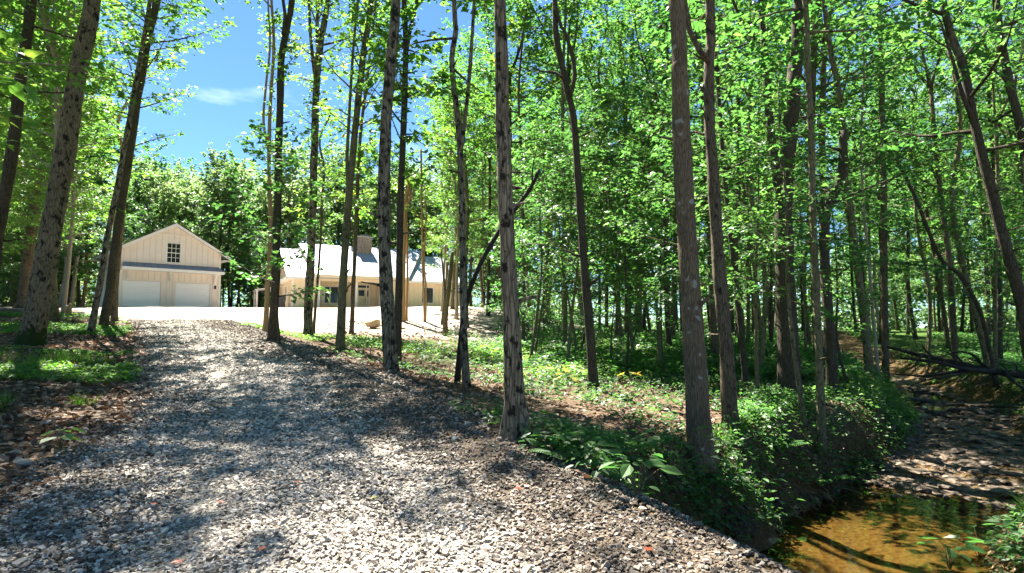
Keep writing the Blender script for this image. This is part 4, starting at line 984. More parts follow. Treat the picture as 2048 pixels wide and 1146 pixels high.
custom_tree('olive trunk behind the huge mossy tree with pale stump beside it', BARK_OLIVE, 14, (85, 632), [(98, 540), (112, 450), (128, 340), (150, 220)], 16, limbs=[(7, 16, 16, 2.2, 12, 60, None)], leaf=BR, seed=11)
# beside the drive, before the house
custom_tree('slim tree with foot coloured sunlit tan at the drive edge, splitting high up', BARK_TAN, 12, (531, 664), [(536, 560), (541, 440), (538, 330), (540, 220), (548, 90), (543, 0)], 17, forks=[([(537, 300), (527, 240), (532, 170), (540, 90), (536, 0)], 6)], limbs=[(5.0, 11, 14, 0.9, 20, 60, None), (11.2, 17, 20, 3.4, 15, 55, None)], leaf=SPARSE, seed=12)
custom_tree('straight dark trunk at the drive edge beside the tan-footed tree', BARK_BACKLIT, 21, (545, 684), [(550, 580), (554, 450), (557, 330), (560, 200), (564, 110), (577, 40), (584, 0)], 17, forks=[([(566, 70), (570, 30), (566, 0)], 8)], limbs=[(7.0, 9, 3, 0.8, 20, 50, 0.2), (11.2, 19, 26, 4.0, 15, 55, None)], leaf=SPARSE, seed=13, taper=0.75)
custom_tree('knotty mottled tree before the house porch, many upright forks above', BARK_MOTTLE, 22, (615, 673), [(618, 590), (624, 450), (628, 330), (631, 220), (637, 120), (655, 0)], 17, forks=[([(632, 170), (622, 80), (618, 0)], 9), ([(637, 120), (634, 60), (636, 0)], 9)], limbs=[(5.0, 10.5, 20, 1.3, 15, 60, None), (10.5, 18, 24, 3.2, 15, 60, None)], leaf=SPARSE, seed=14, taper=0.7, flare=0.35)
custom_tree('thin stem growing against the knotty mottled tree', BARK_BROWN, 7, (627, 668), [(632, 600), (640, 500), (643, 420), (648, 340)], 10, limbs=[(4.5, 10, 9, 0.9, 10, 50, None)], leaf=SPARSE, seed=15)
custom_tree('smooth leaning trunk in front of the porch window', BARK_OLIVE, 21, (679, 703), [(685, 590), (690, 500), (697, 400), (708, 290), (716, 200), (728, 100), (742, 0)], 18, forks=[([(699, 420), (694, 330), (700, 200), (708, 80), (716, 0)], 8)], limbs=[(5.5, 10, 20, 1.6, 15, 60, None), (10, 19, 26, 3.6, 15, 60, None)], leaf=SPARSE, seed=16, taper=0.7)
custom_tree('slim straight trunk standing before the front door', BARK_BROWN, 11, (703, 670), [(706, 590), (710, 500), (714, 400), (720, 280), (734, 160), (752, 0)], 18, limbs=[(5.2, 8, 12, 1.5, 0, 30, None), (8, 18, 24, 2.0, 20, 65, None)], leaf=BR, seed=17)
custom_tree('thick white-and-black speckled trunk in front of the house', BARK_MOTTLE, 35, (783, 742), [(776, 620), (767, 430), (772, 260), (782, 120), (792, 0)], 19, limbs=[(9.5, 19, 14, 3.4, 15, 55, None)], leaf=MD, seed=18, taper=0.72, flare=0.35, sides=22, step=0.14)
custom_tree('dark trunk twinned with the speckled tree', BARK_BACKLIT, 19, (796, 735), [(797, 600), (801, 420), (808, 220), (812, 90), (808, 0)], 19, forks=[([(812, 110), (822, 50), (834, 0)], 9)], limbs=[(4.5, 9, 12, 1.4, 10, 50, None), (6.5, 19, 18, 2.2, 15, 60, None)], leaf=BR, seed=19, taper=0.75)
custom_tree('bare trunk coloured sunlit tan with broken top in the sunny yard', BARK_TAN, 13, (805, 642), [(806, 560), (808, 470), (812, 400), (820, 365)], 9, forks=[([(812, 410), (826, 385), (832, 365)], 7)], top_cut=True, seed=20, taper=0.8, flare=0.25, limbs=[(8, 9.3, 4, 1.2, 20, 50, None)], leaf=SPARSE)
custom_tree('thin stem coloured sunlit tan beside the broken-topped trunk', BARK_TAN, 6, (813, 640), [(815, 560), (814, 480), (813, 420)], 9, seed=21, limbs=[(7, 9, 5, 0.9, 20, 50, None)], leaf=SPARSE)
custom_tree('twin thin stems coloured sunlit tan before the right wall of the house', BARK_TAN, 6, (850, 644), [(847, 580), (845, 510), (844, 440), (843, 360)], 10, forks=[([(851, 640), (852, 580), (848, 520), (852, 450), (851, 380)], 5)], seed=22, limbs=[(5, 10, 7, 1.0, 20, 50, None)], leaf=SPARSE)
custom_tree('dead V-shaped pair of snapped trunks near the house corner', BARK_OLIVE, 14, (890, 672), [(892, 620), (898, 570), (905, 505)], 6, forks=[([(884, 650), (890, 590), (886, 540), (882, 500)], 8)], top_cut=True, seed=23, taper=0.7, flare=0.2)
custom_tree('grey trunk by the black leaning log, forking into two uprights', BARK_MOTTLE, 19, (933, 776), [(928, 680), (926, 540), (924, 400), (917, 260), (904, 125), (912, 60), (908, 0)], 18, forks=[([(922, 300), (932, 220), (942, 110), (948, 0)], 10)], limbs=[(6.0, 18, 20, 1.9, 10, 60, None)], leaf=BR, seed=24, taper=0.7)
custom_tree('black dead trunk leaning far over with a snapped end', DEADBLACK, 15, (914, 706), [(930, 620), (955, 540), (1000, 460), (1040, 405), (1062, 375), (1078, 340)], 8, top_cut=True, seed=25, depth=12.6, taper=0.65, flare=0.2, forks=[([(1064, 372), (1066, 330), (1076, 290)], 4)])
custom_tree('shaggy grey tree with buttress roots at the gravel edge', BARK_FLARE, 47, (1032, 878), [(1026, 740), (1018, 560), (1010, 360), (1004, 180), (999, 0)], 20, limbs=[(9.5, 20, 9, 2.8, 20, 60, None)], leaf=MD, seed=26, taper=0.66, flare=1.0, lump=0.06, sides=30, step=0.09, lobes=4, flare_h=0.22)
# right woods
custom_tree('dark curving tree among ferny ground, crown forking in a Y', BARK_BACKLIT, 24, (1186, 728), [(1178, 640), (1166, 500), (1158, 380), (1148, 240), (1135, 185), (1128, 150), (1114, 80), (1110, 0)], 16, forks=[([(1140, 195), (1150, 150), (1142, 100), (1128, 60), (1116, 30)], 10), ([(1128, 160), (1110, 145), (1085, 143), (1060, 132)], 7)], limbs=[(9.0, 16, 10, 2.2, 15, 55, None)], leaf=BR, seed=27, depth=13.0, fork_leaf=False, taper=0.62)
custom_tree('slim grey trunk in a patch of sunny ground cover', BARK_OLIVE, 12, (1130, 697), [(1130, 600), (1128, 480), (1126, 330)], 15, limbs=[(8.5, 15, 14, 2.2, 10, 55, None)], leaf=BR, seed=28)
custom_tree('thin pole-like trunk near the shaggy buttressed tree', BARK_BROWN, 9, (1046, 692), [(1048, 600), (1046, 480), (1044, 330)], 14, limbs=[(9, 15, 12, 2.0, 10, 55, None)], leaf=BR, seed=29)
custom_tree('big straight brown trunk spotted with pale lichen', BARK_RIDGE, 58, (1404, 935), [(1394, 800), (1380, 560), (1367, 340), (1358, 150), (1352, 0)], 21, limbs=[(9.5, 21, 9, 2.8, 20, 60, None)], leaf=MD, seed=30, taper=0.70, flare=0.5, lump=0.05, sides=34, step=0.08)
custom_tree('ridged brown trunk behind the lichen-spotted one, with left fork', BARK_BROWN, 36, (1463, 856), [(1455, 740), (1442, 580), (1430, 420), (1420, 250), (1418, 120), (1420, 0)], 20, forks=[([(1418, 125), (1402, 105), (1385, 75), (1372, 20)], 13)], limbs=[(6.0, 20, 11, 2.6, 5, 60, None)], leaf=MD, seed=31, taper=0.68, sides=24, step=0.12)
custom_tree('narrow dark trunk just behind the ridged forked one', BARK_BACKLIT, 15, (1492, 775), [(1480, 640), (1465, 500), (1450, 370), (1440, 240), (1432, 100)], 16, limbs=[(4.5, 16, 18, 2.4, 5, 55, None)], leaf=MD, seed=32)
custom_tree('thick dark tree with ropy base and two upright limbs', BARK_BACKLIT, 52, (1578, 797), [(1576, 680), (1568, 500), (1566, 400), (1578, 290), (1588, 160), (1600, 0)], 20, forks=[([(1562, 430), (1552, 340), (1538, 230), (1530, 110), (1522, 0)], 20), ([(1532, 120), (1505, 70), (1478, 30)], 8)], limbs=[(6.0, 20, 11, 2.6, 5, 60, None)], leaf=MD, seed=33, taper=0.62, sides=20, flare=0.5, step=0.15)
custom_tree('slim olive trunk standing in the bank ferns above the creek', BARK_OLIVE, 20, (1644, 918), [(1642, 800), (1634, 620), (1626, 440), (1622, 280), (1614, 100), (1610, 0)], 15, limbs=[(7, 15, 10, 2.2, 5, 55, None)], leaf=MD, seed=34, taper=0.75, flare=0.25)
custom_tree('dark trunk behind the slim olive one, snapped and splintered above', BARK_BACKLIT, 28, (1664, 795), [(1660, 680), (1650, 520), (1652, 430), (1675, 370), (1686, 320), (1686, 262)], 8, top_cut=True, seed=35, taper=0.7, forks=[([(1650, 470), (1636, 420), (1628, 370)], 8)], limbs=[(3.2, 7, 8, 1.8, 0, 30, None)], leaf=DP)
custom_tree('tan leaning trunk where the bank meets the debris pile', BARK_OLIVE, 20, (1741, 768), [(1730, 660), (1716, 540), (1702, 430), (1690, 320), (1680, 200), (1655, 60)], 16, limbs=[(5, 16, 20, 2.6, 5, 55, None)], leaf=MD, seed=36, taper=0.65)
custom_tree('pale thin trunk between the two trunks by the debris pile', BARK_PALE, 8, (1758, 762), [(1748, 650), (1738, 530), (1728, 420), (1722, 300)], 13, limbs=[(4, 13, 14, 2.0, 5, 55, None)], leaf=MD, seed=37)
custom_tree('straight dark trunk at the debris pile, nearest the creek pool', BARK_BROWN, 17, (1771, 768), [(1770, 650), (1768, 520), (1768, 400), (1764, 250)], 16, limbs=[(4.5, 16, 20, 2.6, 5, 55, None)], leaf=MD, seed=38, taper=0.75)
custom_tree('black leaning tree across the creek with slanting bare trunk', BARK_BACKLIT, 33, (2078, 735), [(2050, 640), (2010, 490), (1975, 350), (1950, 250), (1925, 130), (1890, 20)], 17, limbs=[(5.5, 17, 16, 3.0, 5, 55, None)], leaf=MD, seed=39, taper=0.6, depth=11.5, forks=[([(1945, 235), (1925, 190), (1905, 120), (1880, 40)], 11)])
custom_tree('dark upper trunk leaning over the far creek bank', BARK_BACKLIT, 26, (2140, 760), [(2110, 560), (2070, 380), (2040, 250), (2010, 120), (1992, 0)], 18, limbs=[(5.5, 18, 16, 3.0, 5, 55, None)], leaf=MD, seed=40, taper=0.7, depth=12.5)
custom_tree('thin black bowed stem behind the fallen branches', BARK_BACKLIT, 11, (1992, 738), [(1968, 650), (1945, 590), (1915, 545), (1880, 515)], 9, limbs=[(2.5, 9, 12, 1.6, 5, 45, None)], leaf=MD, seed=41, depth=19)
custom_tree('slanting mossy trunk behind the fallen tree over the creek', BARK_OLIVE, 16, (1978, 722), [(1955, 640), (1935, 570), (1920, 500), (1905, 400)], 13, limbs=[(4, 13, 16, 2.2, 5, 55, None)], leaf=MD, seed=42, depth=23)
custom_tree('dark straight trunk in a trio beyond the dirt track', BARK_BACKLIT, 16, (1257, 676), [(1256, 560), (1256, 440), (1254, 300)], 18, limbs=[(5, 18, 20, 2.8, 5, 55, None)], leaf=MD, seed=43)
custom_tree('olive trunk in a trio beyond the dirt track', BARK_OLIVE, 13, (1274, 674), [(1273, 560), (1271, 440), (1270, 300)], 18, limbs=[(5, 18, 20, 2.8, 5, 55, None)], leaf=MD, seed=44)
#==PART4==
# ------------------------------------------------------------------ the woods behind
rng = np.random.default_rng(77)
def fill(name, n, tmpls, px_rng, y_rng, ok, label, cat, group, smin=0.85, smax=1.15, gap=2.4, tilt=0.04, tries=60):
    c = 0
    for _ in range(n * tries):
        if c >= n: break
        y = math.sqrt(rng.uniform(y_rng[0] ** 2, y_rng[1] ** 2)); px = rng.uniform(*px_rng); x = (px - CX) / F_PX * y
        if not free(x, y, gap) or not ok(x, y, px): continue
        cd, _i = creek_info(np.array([x]), np.array([y]))
        if cd[0] < 2.2: continue
        s = rng.uniform(smin, smax)
        place_tree(name, tmpls[rng.integers(len(tmpls))], x, y, s, rng.uniform(0, 6.28), label, cat, group, tuple(rng.normal(0, tilt, 2)))
        placed.append((x, y, gap)); c += 1
    return c
def off_house(x, y):
    v = Matrix.Rotation(-HA, 4, 'Z') @ Vector((x + 18.3, y - 49.85, 0))
    g = Matrix.Rotation(-math.atan2(0.691, 0.723), 4, 'Z') @ Vector((x + 31.8, y - 48.5, 0))
    return not (-5 < v.x < 20 and -4 < v.y < 13) and not (-3 < g.x < 11 and -4 < g.y < 11)
# right-hand woods
fill('tree', 62, MID, (1000, 2120), (17, 34), lambda x, y, p: p - F_PX * 3.0 / y > 850 and not (x < 7 and y < 24), 'leafy tree in the dense woods between the dirt track and the creek', 'tree', 'trees of the dense woods', gap=2.7)
fill('tree', 62, MID, (960, 2150), (34, 52), lambda x, y, p: p - F_PX * 3.0 / y > 880 and off_house(x, y), 'slender tree deeper in the woods, behind the front rank of trunks', 'tree', 'trees deeper in the woods', gap=3.3)
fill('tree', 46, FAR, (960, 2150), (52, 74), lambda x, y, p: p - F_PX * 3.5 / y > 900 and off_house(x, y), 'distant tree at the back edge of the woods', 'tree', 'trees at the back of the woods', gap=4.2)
fill('sapling', 30, SAP, (985, 2100), (12.5, 40), lambda x, y, p: not (x < 8 and y < 17 and rng.uniform() < 0.7) and p - F_PX * 1.6 / y > 950 and x > -0.5, 'low leafy sapling in the understory of the dense woods', 'sapling', 'understory saplings', gap=1.6, smin=0.7, smax=1.15)
fill('tree', 8, LEFTS, (870, 1010), (33, 47), lambda x, y, p: off_house(x, y), 'bright tree standing beyond the right end of the house yard', 'tree', 'trees right of the yard', gap=2.2, smin=0.7, smax=0.95)
# behind the garage and house
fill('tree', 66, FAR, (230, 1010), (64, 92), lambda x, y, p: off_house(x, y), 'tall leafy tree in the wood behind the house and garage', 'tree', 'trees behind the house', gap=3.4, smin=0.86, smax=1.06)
fill('sapling', 30, SAP, (240, 1000), (60, 72), lambda x, y, p: off_house(x, y), 'bushy young tree at the edge of the wood behind the house', 'sapling', 'young trees behind the house', gap=2.0, smin=1.0, smax=1.4)
# left woods
fill('tree', 30, LEFTS, (-160, 262), (19, 46), lambda x, y, p: p + F_PX * 2.6 / y < 330 and x < drive_l(y) - 3 and off_house(x, y), 'bright leafed tree in the woods left of the drive', 'tree', 'trees left of the drive', gap=2.8)
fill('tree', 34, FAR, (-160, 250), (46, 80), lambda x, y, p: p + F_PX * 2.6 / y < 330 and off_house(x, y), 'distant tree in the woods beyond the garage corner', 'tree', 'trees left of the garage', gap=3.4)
fill('sapling', 16, SAP, (-100, 200), (20, 50), lambda x, y, p: p + F_PX * 1.6 / y < 215 and x < drive_l(y) - 3 and off_house(x, y), 'low leafy sapling under the trees left of the drive', 'sapling', 'saplings left of the drive', gap=1.8, smin=0.5, smax=0.9)
# the far wood that closes the view: one mass of foliage clumps
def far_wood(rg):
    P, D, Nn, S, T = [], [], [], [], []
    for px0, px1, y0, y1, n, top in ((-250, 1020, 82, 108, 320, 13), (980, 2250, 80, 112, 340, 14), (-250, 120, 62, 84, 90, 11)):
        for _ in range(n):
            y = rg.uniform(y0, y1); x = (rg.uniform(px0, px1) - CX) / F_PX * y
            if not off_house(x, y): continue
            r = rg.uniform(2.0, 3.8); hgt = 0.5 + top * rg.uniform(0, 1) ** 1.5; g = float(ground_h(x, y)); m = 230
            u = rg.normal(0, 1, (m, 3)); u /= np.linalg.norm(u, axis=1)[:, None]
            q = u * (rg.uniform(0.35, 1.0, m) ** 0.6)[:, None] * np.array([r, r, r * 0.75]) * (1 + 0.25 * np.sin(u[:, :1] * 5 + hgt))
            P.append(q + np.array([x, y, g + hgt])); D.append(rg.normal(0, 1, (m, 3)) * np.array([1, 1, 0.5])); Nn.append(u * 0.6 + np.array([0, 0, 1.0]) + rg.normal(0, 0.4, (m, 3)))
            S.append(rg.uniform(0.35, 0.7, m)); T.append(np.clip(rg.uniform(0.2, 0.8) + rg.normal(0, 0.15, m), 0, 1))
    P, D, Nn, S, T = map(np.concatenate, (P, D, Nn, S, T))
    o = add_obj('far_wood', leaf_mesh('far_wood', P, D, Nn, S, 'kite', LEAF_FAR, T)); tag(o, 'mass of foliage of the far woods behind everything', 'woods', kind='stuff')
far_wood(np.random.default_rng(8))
# unseen trees added outside the frame so that their crowns shade the drive
for k, (x, y) in enumerate(((-11.5, 10.2), (-15.5, 14.5), (-8.8, 7.4), (-6.8, 4.6))):
    place_tree('tree', (LEFTS if x < 0 else MID)[k % 3], x, y, 1.2, k * 1.7, 'unseen tree added to shade the drive', 'tree', 'added shade trees')

# single saplings that stand out
SAPS = [((560, 690), 1.05, 2, 'wispy sapling with a few leaf sprays before the end wall', (0.10, 0.06)),
        ((1222, 735), 0.62, 0, 'thin forking sapling beside the dark curving tree', (0, 0.1)),
        ((1085, 715), 0.55, 4, 'small sapling in the sunlit ground cover by the shaggy tree', (0, 0)),
        ((1515, 800), 0.80, 1, 'bushy sapling between the ridged trunk and the ropy dark tree', (0, 0)),
        ((1330, 760), 0.62, 0, 'leafy sapling left of the lichen-spotted trunk', (0, 0)),
        ((1610, 860), 0.75, 3, 'layered sapling in front of the ropy dark tree', (0, 0))]
for (bp_, s, k, lab, tl) in SAPS:
    g = on_ground(*bp_); place_tree('sapling', SAP[k], g[0], g[1], s, k * 1.3, lab, 'sapling', None, tl)

# each tree of the woods, added shade trees too, is named after its place by the landmarks around it
SHORT = {1: 'the huge mossy-footed tree', 3: 'the brown slanting trunk', 6: 'the trio beside the garage', 8: 'the forked pale grey tree', 19: 'the speckled twin trunks', 24: 'the trunk forking into two uprights',
         26: 'the shaggy buttressed tree', 27: 'the Y-forked dark curving tree', 28: 'the slim grey trunk in sunny ground', 30: 'the lichen-spotted trunk', 31: 'the ridged forked trunk', 33: 'the ropy two-limbed dark tree',
         34: 'the slim olive bank trunk', 35: 'the snapped splintered trunk', 36: 'the tan leaning trunk', 38: 'the debris pile trunk', 39: 'the black slanting creek tree', 41: 'the bowed black stem', 43: 'the dark trunk past the dirt track', 44: 'the olive trunk past the dirt track'}
LAND = [(SHORT[q], a, b) for a, b, q in CUST if q in SHORT]
for nm, lx, ly in (('the garage back', 2.0, 8.2), ('the garage side wall', 7.7, 4.0)):
    v = Matrix.Translation((-31.8, 48.5, 0)) @ Matrix.Rotation(math.atan2(0.691, 0.723), 4, 'Z') @ Vector((lx, ly, 0)); LAND.append((nm, v.x, v.y))
for nm, lx, ly in (('the stone chimney', 6.9, 4.2), ('the right end of the house', 15, 9.0), ('the left end of the house', 0, 9.0)):
    v = Matrix.Translation((-18.3, 49.85, 0)) @ Matrix.Rotation(HA, 4, 'Z') @ Vector((lx, ly, 0)); LAND.append((nm, v.x, v.y))
LAND.append(('the creek bend', 16.0, 26.0))
WORD = {'bark_backlit_dark': 'backlit dark', 'bark_brown': 'brown-barked', 'bark_olive': 'olive-barked', 'bark_pale': 'pale-barked'}
ORD = ['', 'second ', 'third ', 'fourth ', 'fifth ', 'sixth ', 'seventh ', 'eighth ']
for t, nm, x, y, bk in FILL: t['label'] = WORD[bk] + ' ' + t['label']
named = set()
for kind in ('tree', 'sapling'):
    cand = []
    for li, (lm, a, b) in enumerate(LAND):
        pool = [(math.hypot(x - a, y - b), i) for i, (t, nm, x, y, bk) in enumerate(FILL) if nm == kind]
        if kind == 'tree': pool += [(math.hypot(x - a, y - b), -1) for x, y, q in CUST if math.hypot(x - a, y - b) > 0.01]
        for rank, (dist, i) in enumerate(sorted(pool)[:8]):
            if i >= 0: cand.append((rank, dist, i, lm))
    for rank, dist, i, lm in sorted(cand):
        if i in named: continue
        named.add(i); t, nm, x, y, bk = FILL[i]
        t['label'] = WORD[bk] + (' leafy tree, ' if kind == 'tree' else ' understory sapling, ') + ORD[rank] + 'nearest to ' + lm

# ------------------------------------------------------------------ low plants, litter, grass
def creek_clear(x, y, m=0.0):
    d, i = creek_info(x, y); return d > HALF[i] + m
def scatter_right(n, ymin, ymax, power, rng, xr=26):
    """points right of the drive, denser close by"""
    y = ymin * (ymax / ymin) ** (rng.uniform(0, 1, n) ** power)
    px = rng.uniform(650, 2250, n); x = (px - CX) / F_PX * y
    ok = x > drive_r(y) + 0.05
    return x[ok], y[ok]
rng = np.random.default_rng(11)
# leaf litter on the right slope and along the left bank
x, y = scatter_right(52000, 4.0, 34, 0.9, rng)
k = creek_clear(x, y, 0.1) | ((y > 10.5) & (rng.uniform(0, 1, len(x)) < 0.5)); x, y = x[k], y[k]
yl = 4 * (26 / 4) ** rng.uniform(0, 1, 30000); xl_ = drive_l(yl) + 0.15 - np.abs(rng.normal(0, 3.0, len(yl))); x = np.concatenate([x, xl_]); y = np.concatenate([y, yl])
keep = sines(x, y, 61, 5, 0.15, 1.3) > rng.uniform(-1.0, 0.75, len(x)); x, y = x[keep], y[keep]
z = ground_h(x, y) + rng.uniform(0.005, 0.035, len(x)); m = len(x)
S = rng.uniform(0.05, 0.115, m) * (1 + np.clip(y - 8, 0, 20) * 0.04)
lit = add_obj('leaf_litter', leaf_mesh('leaf_litter', np.stack([x, y, z], -1), rng.normal(0, 1, (m, 3)) * np.array([1, 1, 0.25]), np.array([0, 0, 1.0]) + rng.normal(0, 0.45, (m, 3)), S, 'oval', LITTER, np.clip(rng.normal(0.45, 0.25, m), 0, 1)))
tag(lit, 'brown dead leaves lying on the woodland slope', 'leaf litter', kind='stuff')

def plant_cloud(name, x, y, hgt, nleaf, size, shape, mat, rng, label, cat, spread=0.12, stemmy=True):
    m = len(x); z = ground_h(x, y)
    base = np.stack([x, y, z], -1)
    ph = hgt * rng.uniform(0.45, 1.25, m)
    P, D, Nn, S, T = [], [], [], [], []
    pt = rng.uniform(0, 1, m)
    for j in range(nleaf):
        a = rng.uniform(0, 6.28, m); lev = rng.uniform(0.45, 1.0, m); rr = spread * rng.uniform(0.1, 1.0, m) * (0.5 + ph / max(hgt.mean() if hasattr(hgt, 'mean') else hgt, 1e-3) * 0.5)
        P.append(base + np.stack([np.cos(a) * rr, np.sin(a) * rr, ph * lev], -1))
        D.append(np.stack([np.cos(a), np.sin(a), rng.uniform(-0.45, 0.25, m)], -1) + rng.normal(0, 0.2, (m, 3)))
        Nn.append(np.array([0, 0, 1.0]) + rng.normal(0, 0.32, (m, 3))); S.append(size * rng.uniform(0.55, 1.25, m)); T.append(np.clip(pt * 0.6 + rng.normal(0.2, 0.15, m), 0, 1))
    P, D, Nn, S, T = map(np.concatenate, (P, D, Nn, S, T))
    me = leaf_mesh(name, P, D, Nn, S, shape, mat, T)
    o = add_obj(name, me); tag(o, label, cat, kind='stuff'); return o

# seedlings and herbs of the right slope
x, y = scatter_right(15000, 4.2, 30, 0.95, rng)
k = creek_clear(x, y, 0.15); x, y = x[k], y[k]
d = (x - drive_r(y)) * 0.86
cdv, _ = creek_info(x, y)
dens = 0.02 + 0.50 * smooth(1.2, 4.0, d) + 0.5 * (sines(x, y, 71, 5, 0.12, 0.9)) - 0.35 * (y > 14) * (d < 4)
k = (rng.uniform(0, 1, len(x)) < dens) & ~((y > 24) & (x < -3)) & (track_d(x, y) > 0.6); x, y = x[k], y[k]
fac = 1 + np.clip(y - 9, 0, 20) * 0.035
plant_cloud('ground_cover', x, y, 0.16 * fac, 7, 0.085 * fac, 'oval', LEAF_DEEP, rng, 'low green seedlings covering the woodland slope', 'ground cover', 0.14)
# dense ferny thicket on the creek bank
def thicket(n, poly_px, hgt, leaf, mat, name, label, nl=9, shape='kite', spread=0.2):
    A = np.array([on_ground(*p)[:2] for p in poly_px]); lo, hi = A.min(0), A.max(0)
    P = rng.uniform(lo, hi, (n * 5, 2)); ins = np.zeros(len(P), bool)
    j = len(A) - 1
    for i in range(len(A)):
        c = ((A[i, 1] > P[:, 1]) != (A[j, 1] > P[:, 1])) & (P[:, 0] < (A[j, 0] - A[i, 0]) * (P[:, 1] - A[i, 1]) / (A[j, 1] - A[i, 1] + 1e-9) + A[i, 0]); ins ^= c; j = i
    P = P[ins]; P = P[sines(P[:, 0], P[:, 1], 66, 4, 0.25, 1.4) > rng.uniform(-0.7, 0.5, len(P))][:n]; kk = creek_clear(P[:, 0], P[:, 1], 0.1) & (P[:, 0] > drive_r(P[:, 1]) + 0.2); P = P[kk]
    return plant_cloud(name, P[:, 0], P[:, 1], hgt * np.ones(len(P)), nl, leaf, shape, mat, rng, label, 'ground cover', spread)
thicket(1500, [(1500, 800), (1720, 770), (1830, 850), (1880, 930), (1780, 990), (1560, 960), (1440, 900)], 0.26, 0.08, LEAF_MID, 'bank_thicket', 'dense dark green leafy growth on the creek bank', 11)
thicket(1000, [(1680, 760), (1790, 780), (1870, 850), (1890, 900), (1800, 860), (1700, 820)], 0.28, 0.08, LEAF_BRIGHT, 'bank_thicket', 'leafy growth along the creek coloured pale green as sunlit', 10)  # paler leaf material stands in for sun on this part of the bank
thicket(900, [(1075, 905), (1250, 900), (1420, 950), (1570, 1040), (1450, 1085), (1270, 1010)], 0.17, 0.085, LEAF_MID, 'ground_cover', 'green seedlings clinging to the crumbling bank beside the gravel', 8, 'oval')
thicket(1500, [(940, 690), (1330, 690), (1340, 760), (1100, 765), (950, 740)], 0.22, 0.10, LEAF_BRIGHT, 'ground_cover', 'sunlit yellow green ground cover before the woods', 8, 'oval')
# far forest floor greenery
yf = rng.uniform(16, 46, 9000); pxf = rng.uniform(1000, 2150, len(yf)); xf = (pxf - CX) / F_PX * yf
k = creek_clear(xf, yf, 0.6) & (track_d(xf, yf) > 0.6) & (sines(xf, yf, 81, 4, 0.06, 0.4) > -0.45); xf, yf = xf[k], yf[k]
plant_cloud('ground_cover', xf, yf, 0.30 * np.ones(len(xf)), 6, 0.20, 'kite', LEAF_MID, rng, 'green undergrowth on the floor of the far woods', 'ground cover', 0.35)
# greenery left of the drive
ya = rng.uniform(5, 30, 16000); xa = drive_l(ya) - 0.15 - np.abs(rng.normal(0, 4.5, len(ya)))
k = (sines(xa, ya, 91, 5, 0.10, 0.8) + 0.34 * smooth(13, 17, ya) > 0.38) & ((drive_l(ya) - xa) > 0.25 + 0.5 * sines(xa, ya, 95, 3, 0.2, 1)); xa, ya = xa[k], ya[k]
plant_cloud('ground_cover', xa, ya, 0.11 * np.ones(len(xa)), 6, 0.085, 'oval', LEAF_BRIGHT, rng, 'bright green weeds along the left side of the drive', 'ground cover', 0.13)
# strip of weeds at the right drive edge near the yard
yb = rng.uniform(15.5, 25, 2600); xb = drive_r(yb) + rng.uniform(0.1, 6.5, len(yb))
k = sines(xb, yb, 97, 4, 0.12, 0.7) > 0.05; xb, yb = xb[k], yb[k]
plant_cloud('ground_cover', xb, yb, 0.12 * np.ones(len(xb)), 6, 0.10, 'oval', LEAF_BRIGHT, rng, 'light green weeds at the foot of the drive-side trees', 'ground cover', 0.14)
# grass: tufts left, and fringe over the creek
def grass_patch(x, y, per, length, rng, label, mat=GRASS, lean=0.6):
    m = len(x) * per; bx = np.repeat(x, per) + rng.normal(0, 0.05, m); by = np.repeat(y, per) + rng.normal(0, 0.05, m)
    P = np.stack([bx, by, ground_h(bx, by) - 0.005], -1)
    D = np.stack([rng.normal(0, lean, m), rng.normal(0, lean, m), np.ones(m)], -1)
    o = add_obj('grass', leaf_mesh('grass', P, D, rng.normal(0, 1, (m, 3)), length * rng.uniform(0.5, 1.2, m), 'blade', mat, np.clip(rng.normal(0.5, 0.22, m), 0, 1)))
    tag(o, label, 'grass', kind='stuff'); return o
yg = rng.uniform(4.6, 13, 1300); xg = drive_l(yg) + 0.1 - np.abs(rng.normal(0.4, 1.7, len(yg)))
k = sines(xg, yg, 92, 5, 0.12, 0.7) > 0.45; grass_patch(xg[k], yg[k], 12, 0.18, rng, 'green grass tufts on the left verge')
bx, by = scatter_right(2600, 4.6, 11, 1.0, rng)
dd, ii_ = creek_info(bx, by); k = (dd > HALF[ii_] + 0.35) & (dd < HALF[ii_] + 1.1) & (sines(bx, by, 93, 4, 0.3, 1.2) > 0.15); grass_patch(bx[k], by[k], 7, 0.32, rng, 'limp grass hanging over the creek bank', lean=0.9)

